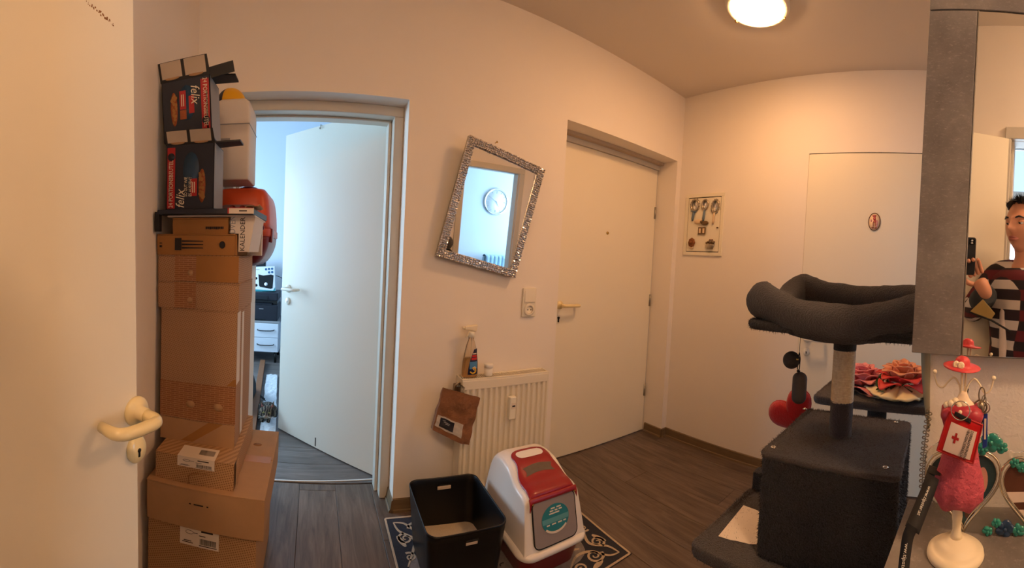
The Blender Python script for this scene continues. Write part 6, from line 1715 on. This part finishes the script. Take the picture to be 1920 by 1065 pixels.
mat('cat_eye', (156, 146, 84), .15); mat('cat_pink', (150, 92, 84), .6); mat('cat_pale', (150, 134, 114), .9)
for s in (-1, 1):
    e = MB(); e.ball(hc + V(s * .0195, -.0395, .008), (.0100, .004, .0066), 14, 10); eo = e.build('eye', 'cat_eye', t)
    e = MB(); e.ball(hc + V(s * .0195, -.0435, .008), (.0022, .001, .0052), 8, 8); e.build('pupil', 'dark_gap', eo)
    e = MB(); e.add([hc + V(s * .024, -.0105, .040), hc + V(s * .042, -.0065, .038), hc + V(s * .0405, -.001, .060)], [(0, 1, 2)]); e.build('inner_ear', 'cat_pink', t, solid=.001)
MB().ball(hc + V(0, -.0605, -.006), (.005, .003, .0035), 8, 6).build('nose', 'cat_pink', t)
for s in (-1, 1): MB().ball(hc + V(s * .008, -.0540, -.016), (.015, .010, .011), 10, 8).build('muzzle', 'cat_pale', t)
b = MB()
for s in (-1, 1):
    for k in (-1, 0, 1): b.tube([hc + V(s * .014, -.060, -.014), hc + V(s * .055, -.060, -.016 + k * .010)], .0005, 4)
b.build('whiskers', 'white_plastic', t)['kind'] = 'stuff'

# ================================================================== IN THE LIVING ROOM (seen in the crooked mirror)
t = thing('wall_clock', 'round silver wall clock in the living room seen in the crooked mirror', 'clock', (2.86, -2.40, 1.72))
km = frame((2.86, -2.397, 1.725), (-1, 0, 0), (0, 0, 1), (0, 1, 0)); RK = .205
MB().at(km).lathe([(0, 0), (RK * .93, 0), (RK * .93, .012), (0, .012)], 56).build('face', 'clock_white', t)
MB().at(km).tube([(cos(a) * RK, sin(a) * RK, .012) for a in [2 * pi * k / 56 for k in range(56)]], .016, 10, closed=True).build('rim', 'chrome', t)
mat('clock_mark', (150, 156, 164), .4, metal=.5)
for k in range(12):
    a = 2 * pi * k / 12; r0, r1 = RK * (.66 if k % 3 == 0 else .74), RK * .84
    d = V(sin(a), cos(a), 0); s_ = V(cos(a), -sin(a), 0) * (.007 if k % 3 == 0 else .004)
    MB().at(km).hexa([d * r0 - s_ + V(0, 0, .012), d * r0 + s_ + V(0, 0, .012), d * r1 + s_ + V(0, 0, .012), d * r1 - s_ + V(0, 0, .012)], [d * r0 - s_ + V(0, 0, .015), d * r0 + s_ + V(0, 0, .015), d * r1 + s_ + V(0, 0, .015), d * r1 - s_ + V(0, 0, .015)]).build('hour_mark', 'clock_mark', t)
for a, L_, w_, nm in ((radians(215), .10, .006, 'hour_hand'), (radians(60), .15, .004, 'minute_hand')):
    d = V(sin(a), cos(a), 0); s_ = V(cos(a), -sin(a), 0) * w_
    MB().at(km).hexa([d * -.02 - s_ + V(0, 0, .018), d * -.02 + s_ + V(0, 0, .018), d * L_ + s_ * .5 + V(0, 0, .018), d * L_ - s_ * .5 + V(0, 0, .018)], [d * -.02 - s_ + V(0, 0, .020), d * -.02 + s_ + V(0, 0, .020), d * L_ + s_ * .5 + V(0, 0, .020), d * L_ - s_ * .5 + V(0, 0, .020)]).build(nm, 'clock_mark', t)
t = thing('sofa', 'pale blue channel tufted sofa below the clock seen in the crooked mirror', 'sofa', (3.25, -1.95, 0))
b = MB()
def bk(a, c):
    x = 2.66 + 1.3 * a; u_ = abs(((a * 1.3 / .072) % 1) - .5) * 2
    th = pi * c
    return (x, -2.17 + (.055 - .018 * u_ ** 3) * sin(th) * 1.0, .42 + .37 * min(1, c * 1.9) if c < .5 else .775 + .03 * sin(th) - .0 * c)
def bk2(a, c):
    x = 2.66 + 1.3 * a; u_ = abs(((a * 1.3 / .072) % 1) - .5) * 2; k = .085 - .020 * u_ ** 3
    if c < .6: z = .40 + .42 * c / .6; y = -2.20 + k
    else: th = (c - .6) / .4 * pi; z = .82 + .045 * sin(th); y = -2.20 + k * cos(th)
    return (x, y, z)
b.grid(bk2, 220, 24); b.build('backrest', 'blue_sofa', t)
MB().box(2.66, 3.96, -2.285, -2.20, .12, .82).build('back_shell', 'blue_sofa', t, bevel=.02)
MB().box(2.66, 3.96, -2.12, -1.55, .20, .43).build('seat', 'blue_sofa', t, bevel=.04, seg=4)
for x in (2.56, 3.96): MB().box(x, x + .10, -2.27, -1.56, .12, .60).build('armrest', 'blue_sofa', t, bevel=.03, seg=3)
for x, y in ((2.62, -2.2), (4.0, -2.2), (2.62, -1.62), (4.0, -1.62)): MB().lathe([(0, 0), (.014, 0), (.02, .125), (0, .125)], 12, c=(x, y, 0)).build('leg', 'wood_pale', t)

# ================================================================== THE PHOTOGRAPHER (seen in the framed mirror)
MW0 = .0285
def RM(u, v, D):
    """point whose image in the framed mirror falls at (u, v), D in front of the glass"""
    p = PP(u, v, CP(0, 0, MW0 - D), CN) - CP0
    return CP(p.dot(CT), p.z, MW0 + D)
hd = RM(1921, 425, 1.05)
fw = (CN * .78 - CT * .62).normalized(); lf = V(0, 0, 1).cross(fw)
base = V(hd.x, hd.y, 0) - fw * .05
t = thing('person', 'man in a plaid flannel shirt holding up a phone, seen in the framed mirror', 'person', base)
def B(f_, l_, z): return base + fw * f_ + lf * l_ + V(0, 0, z)
wrist = RM(1850, 552, .905); hand = RM(1834, 522, .900); fing = RM(1825, 488, .895)
S = hd.z - 1.56           # stature offset
pts = [B(0, 0, .92 + S), B(.0, 0, 1.04 + S), B(.005, 0, 1.20 + S), B(.0, 0, 1.34 + S), B(.01, 0, 1.41 + S), B(.035, 0, 1.47 + S),
       B(0, .095, .88 + S), B(.02, .105, .48 + S * .5), B(.0, .11, .10), B(.10, .12, .045),
       B(0, -.095, .88 + S), B(.02, -.105, .48 + S * .5), B(.0, -.11, .10), B(.10, -.12, .045),
       B(-.005, .17, 1.355 + S), B(.10, .25, 1.16 + S), wrist, hand,
       B(-.005, -.17, 1.355 + S), B(-.02, -.235, 1.09 + S), B(.06, -.245, .87 + S), B(.075, -.24, .80 + S)]
edg = [(0, 1), (1, 2), (2, 3), (3, 4), (4, 5), (0, 6), (6, 7), (7, 8), (8, 9), (0, 10), (10, 11), (11, 12), (12, 13), (3, 14), (14, 15), (15, 16), (16, 17), (3, 18), (18, 19), (19, 20), (20, 21)]
rad = [(.13, .095), (.12, .088), (.135, .095), (.12, .085), .058, .052, .085, .058, .042, .034, .085, .058, .042, .034, .058, .045, .030, (.040, .022), .058, .045, .030, (.040, .022)]
def torso(b, k, z0, z1, add=0):
    R_ = [(.80, .150, .105, .0), (.92, .160, .110, .0), (1.04, .150, .100, .005), (1.16, .160, .105, .010), (1.27, .170, .105, .010), (1.34, .165, .090, .0), (1.375, .120, .072, .0), (1.40, .070, .060, .010), (1.43, .054, .056, .02), (1.49, .052, .058, .035)]
    rings = []
    for z, a_, b_, o in R_:
        if z0 <= z <= z1: rings.append([B(o + cos(q) * (b_ * k + add), sin(q) * (a_ * k + add), z + S) for q in [2 * pi * j / 28 for j in range(28)]])
    b.loft(rings)
b = MB(); torso(b, 1, 0, 2)
for ch in ((0, 6, 7, 8, 9), (0, 10, 11, 12, 13), (3, 14, 15, 16, 17), (3, 18, 19, 20, 21)):
    v, f = skin([pts[i] for i in ch], [(i, i + 1) for i in range(len(ch) - 1)], [(.075 if i in (0, 3) else (rad[i] if not isinstance(rad[i], tuple) else .034)) for i in ch]); b.add(v, f, True)
# head: one surface with brow, nose, lips, chin
def facepoint(a, c):
    th = 2 * pi * a; ph = -pi / 2 + pi * c
    x = cos(ph) * cos(th) * .098; y = cos(ph) * sin(th) * .076; z = sin(ph) * .122    # x forward, y left
    if z < 0: k = 1 - .30 * (z / .122) ** 2; y *= k; x *= (1 - .12 * (z / .122) ** 2)
    g = lambda cy_, cz_, sy, sz: math.exp(-(((y - cy_) / sy) ** 2 + ((z - cz_) / sz) ** 2))
    if x > 0:
        x += .024 * g(0, -.026, .012, .016) + .014 * g(0, -.004, .009, .024) + .008 * g(0, .022, .05, .010)
        x -= .013 * (g(.032, .004, .016, .012) + g(-.032, .004, .016, .012))
        x += .007 * g(0, -.058, .024, .006) + .006 * g(0, -.070, .022, .006) + .014 * g(0, -.100, .028, .018) - .004 * g(0, -.064, .02, .003)
    return hd + fw * x + lf * y + V(0, 0, z)
b.grid(facepoint, 64, 48)
# ears and hands with fingers, all of the same skin
for s in (-1, 1):
    e0 = hd + lf * s * .076 - fw * .004
    b.loft([[e0 + fw * (cos(q) * .017) * k + V(0, 0, sin(q) * .030 * k - .006) + lf * s * (o) for q in [2 * pi * j / 12 for j in range(12)]] for k, o in ((.6, -.006), (1, .006), (1.05, .012), (.7, .012))])
def hand_fingers(h, d, n, up, curl):
    """h palm centre, d towards the fingertips, n palm normal, up thumb side"""
    for i, (o, L_) in enumerate(((.026, .066), (.009, .075), (-.009, .070), (-.026, .055))):
        p0 = h + up * o * .9 + d * .010; p1 = h + up * o + d * .045
        p2 = p1 + (d * cos(curl * .5) + n * sin(curl * .5)) * L_ * .42; p3 = p2 + (d * cos(curl * 1.3) + n * sin(curl * 1.3)) * L_ * .32; p4 = p3 + (d * cos(curl * 2) + n * sin(curl * 2)) * L_ * .26
        v, f = skin([p0, p1, p2, p3, p4], [(0, 1), (1, 2), (2, 3), (3, 4)], [.0095, .0092, .0085, .0078, .0066], 1); b.add(v, f, True)
    q0 = h - d * .018 + up * .022; q1 = q0 + up * .024 + d * .018 + n * .008; q2 = q1 + up * .008 + d * .030 + n * .012; q3 = q2 + d * .022 + n * .006
    v, f = skin([q0, q1, q2, q3], [(0, 1), (1, 2), (2, 3)], [.013, .0115, .0095, .0075], 1); b.add(v, f, True)
hdir = (fing - wrist).normalized(); pn = (-CN); pn = (pn - hdir * pn.dot(hdir)).normalized()
hand_fingers(hand, hdir, -pn, -hdir.cross(pn).normalized(), .95)
hand_fingers(B(.078, -.24, .79 + S), V(0, 0, -1), lf, fw, .4)
body = b.build('body', 'skin', t)
# eyes, brows, lips, hair
for s in (-1, 1):
    e = MB(); e.ball(hd + fw * .0760 + lf * s * .031 + V(0, 0, .002), (.0120, .0125, .0062), 14, 10); eo = e.build('eye', 'eye_white', t)
    e = MB(); e.ball(hd + fw * .0850 + lf * s * .031 + V(0, 0, .002), (.0046, .0062, .0058), 10, 8); e.build('iris', 'eye_dark', eo)
    e = MB(); e.grid(lambda a, c: hd + lf * s * (.031 + .0145 * (a * 2 - 1)) + fw * (.0885 - .010 * (a * 2 - 1) ** 2 - .003 * c) + V(0, 0, .0035 + .010 * c), 8, 4); e.build('eyelid', 'skin', t, solid=.002)
    e = MB(); e.tube([hd + fw * .097 + lf * s * .014 + V(0, 0, .022), hd + fw * .096 + lf * s * .033 + V(0, 0, .028), hd + fw * .080 + lf * s * .050 + V(0, 0, .022)], [.0035, .004, .002], 7); e.build('eyebrow', 'hair', t)
for z, r in ((-.058, .0052), (-.0685, .0058)):
    MB().tube([hd + fw * .079 + lf * -.024 + V(0, 0, -.064), hd + fw * .0965 + lf * -.008 + V(0, 0, z), hd + fw * .0965 + lf * .008 + V(0, 0, z), hd + fw * .079 + lf * .024 + V(0, 0, -.064)], [.002, r, r, .002], 8).build('lip', 'lip', t)
b = MB()
def hairp(a, c):
    th = 2 * pi * a; ph = -.25 + (pi / 2 + .25) * c
    x = cos(ph) * cos(th) * .103 - .010; y = cos(ph) * sin(th) * .083; z = sin(ph) * .128 + .004
    front = max(0, cos(th))
    if x > 0: z = max(z, .066 + .03 * front)
    n_ = .006 * mnoise.noise(V(x * 60, y * 60, z * 60))
    return hd + fw * (x + n_) + lf * (y + n_) + V(0, 0, z + n_ + .004)
b.grid(hairp, 48, 24)
random.seed(6)
for k in range(420):
    a = random.uniform(0, 2 * pi); q = random.uniform(.15, 1.0); r = sqrt(q)
    x, y = cos(a) * .082 * r - .008, sin(a) * .070 * r
    z = .128 * sqrt(max(0, 1 - (x / .105) ** 2 - (y / .086) ** 2))
    p0 = hd + fw * x + lf * y + V(0, 0, z - .006); d_ = (fw * (x * 2.2 + .09 + random.uniform(-.04, .04)) + lf * (y * 3 + random.uniform(-.05, .05)) + V(0, 0, .22)).normalized()
    L_ = random.uniform(.018, .036); s_ = lf * .0022
    b.add([p0 - s_, p0 + s_, p0 + d_ * L_], [(0, 1, 2)])
b.build('hair', 'hair', t)
# clothes
b = MB(); torso(b, 1.08, .90, 1.38, .012)
fa = pts[15].lerp(wrist, .80)
for ch in ([pts[3], pts[14], pts[15], fa], [pts[3], pts[18], pts[19], pts[20]]):
    v, f = skin(ch, [(0, 1), (1, 2), (2, 3)], [.085, .078, .062, .046]); b.add(v, f, True)
b.build('flannel_shirt', 'plaid_flannel', t)
c0, c1 = pts[15].lerp(wrist, .66), pts[15].lerp(wrist, 1.0)
MB().tube([c0, c0.lerp(c1, .1), c0.lerp(c1, .5), c0.lerp(c1, .92), c1], [.040, .052, .050, .046, .038], 20).build('cuff', 'vest', t)
MB().tube([B(-.055, -.06, 1.38 + S), B(-.07, 0, 1.41 + S), B(-.05, .07, 1.38 + S), B(.03, .085, 1.34 + S), B(.085, .045, 1.27 + S), B(.098, .0, 1.20 + S), B(.085, -.045, 1.27 + S), B(.03, -.085, 1.34 + S)], .030, 12, closed=True).build('collar', 'vest', t)
MB().tube([B(.092, .05, 1.27 + S), B(.118, .040, 1.18 + S), B(.120, .035, 1.05 + S), B(.115, .03, .92 + S)], .020, 8).build('placket', 'photo_pale', t)
b = MB(); torso(b, 1.05, 0, .93, .008)
for ch in ((0, 6, 7, 8), (0, 10, 11, 12)):
    v, f = skin([pts[i] for i in ch], [(0, 1), (1, 2), (2, 3)], [.09, .098, .070, .056]); b.add(v, f, True)
b.build('jeans', 'jeans', t)
for i in (8, 12):
    q = pts[i]; l0 = lf * (.01 if i == 8 else -.01)
    b = MB(); b.loft([[V(q.x, q.y, 0) + fw * (.045 + x) + lf * y + V(0, 0, z) for x, y in rrect(-.13 * k, .14 * k2, -.048 * k, .048 * k, .045 * k, 4)] for z, k, k2 in ((0, .96, .96), (.012, 1, 1), (.045, .95, .90), (.075, .80, .45), (.10, .72, .2))]); b.build('shoe', 'black_matte', t)
# the phone and what hangs below the hand
pc_ = RM(1812, 478, .875)
pu = (fing - hand).normalized(); pu = (pu * .25 + V(0, 0, 1)).normalized()
t = thing('phone', 'dark phone held upright in the hand seen at the left edge of the framed mirror', 'phone', pc_)
pm = frame(pc_, CT, V(0, 0, 1), -CN)
b = MB().at(pm); b.prism(rrect(-.036, .036, -.078, .070, .010), -.0045, .0045); b.build('body', 'black_plastic', t, bevel=.0015)
b = MB().at(pm); b.prism(rrect(-.033, .033, -.075, .067, .008), .0045, .0048); b.build('screen', 'screen_black', t)
b = MB().at(pm @ Matrix.Translation((.020, .052, -.0046))); b.prism(rrect(-.011, .011, -.012, .012, .005), -.002, 0); cb = b.build('camera_bump', 'screen_black', t)
for z in (-.005, .005): MB().at(pm @ Matrix.Translation((.020, .052 + z, -.0068))).lathe([(0, -.0004), (.004, -.0004), (.004, .0002), (0, .0002)], 12).build('lens', 'chrome', cb)
q = [RM(u, v, .85) for u, v in ((1843, 561), (1866, 588), (1858, 600), (1818, 585))]
t = thing('wallet', 'olive leather wallet hanging open below the wrist in the framed mirror', 'wallet', q[3])
b = MB(); o_ = -CN * .010; b.hexa([q[3], q[2], q[2] + o_, q[3] + o_], [q[0], q[1], q[1] + o_, q[0] + o_]); b.build('flap', 'olive_leather', t, bevel=.002)
MB().tube([q[3] - CN * .002, q[2] - CN * .002, RM(1895, 622, .9)], .004, 8).build('dark_edge', 'black_matte', t)
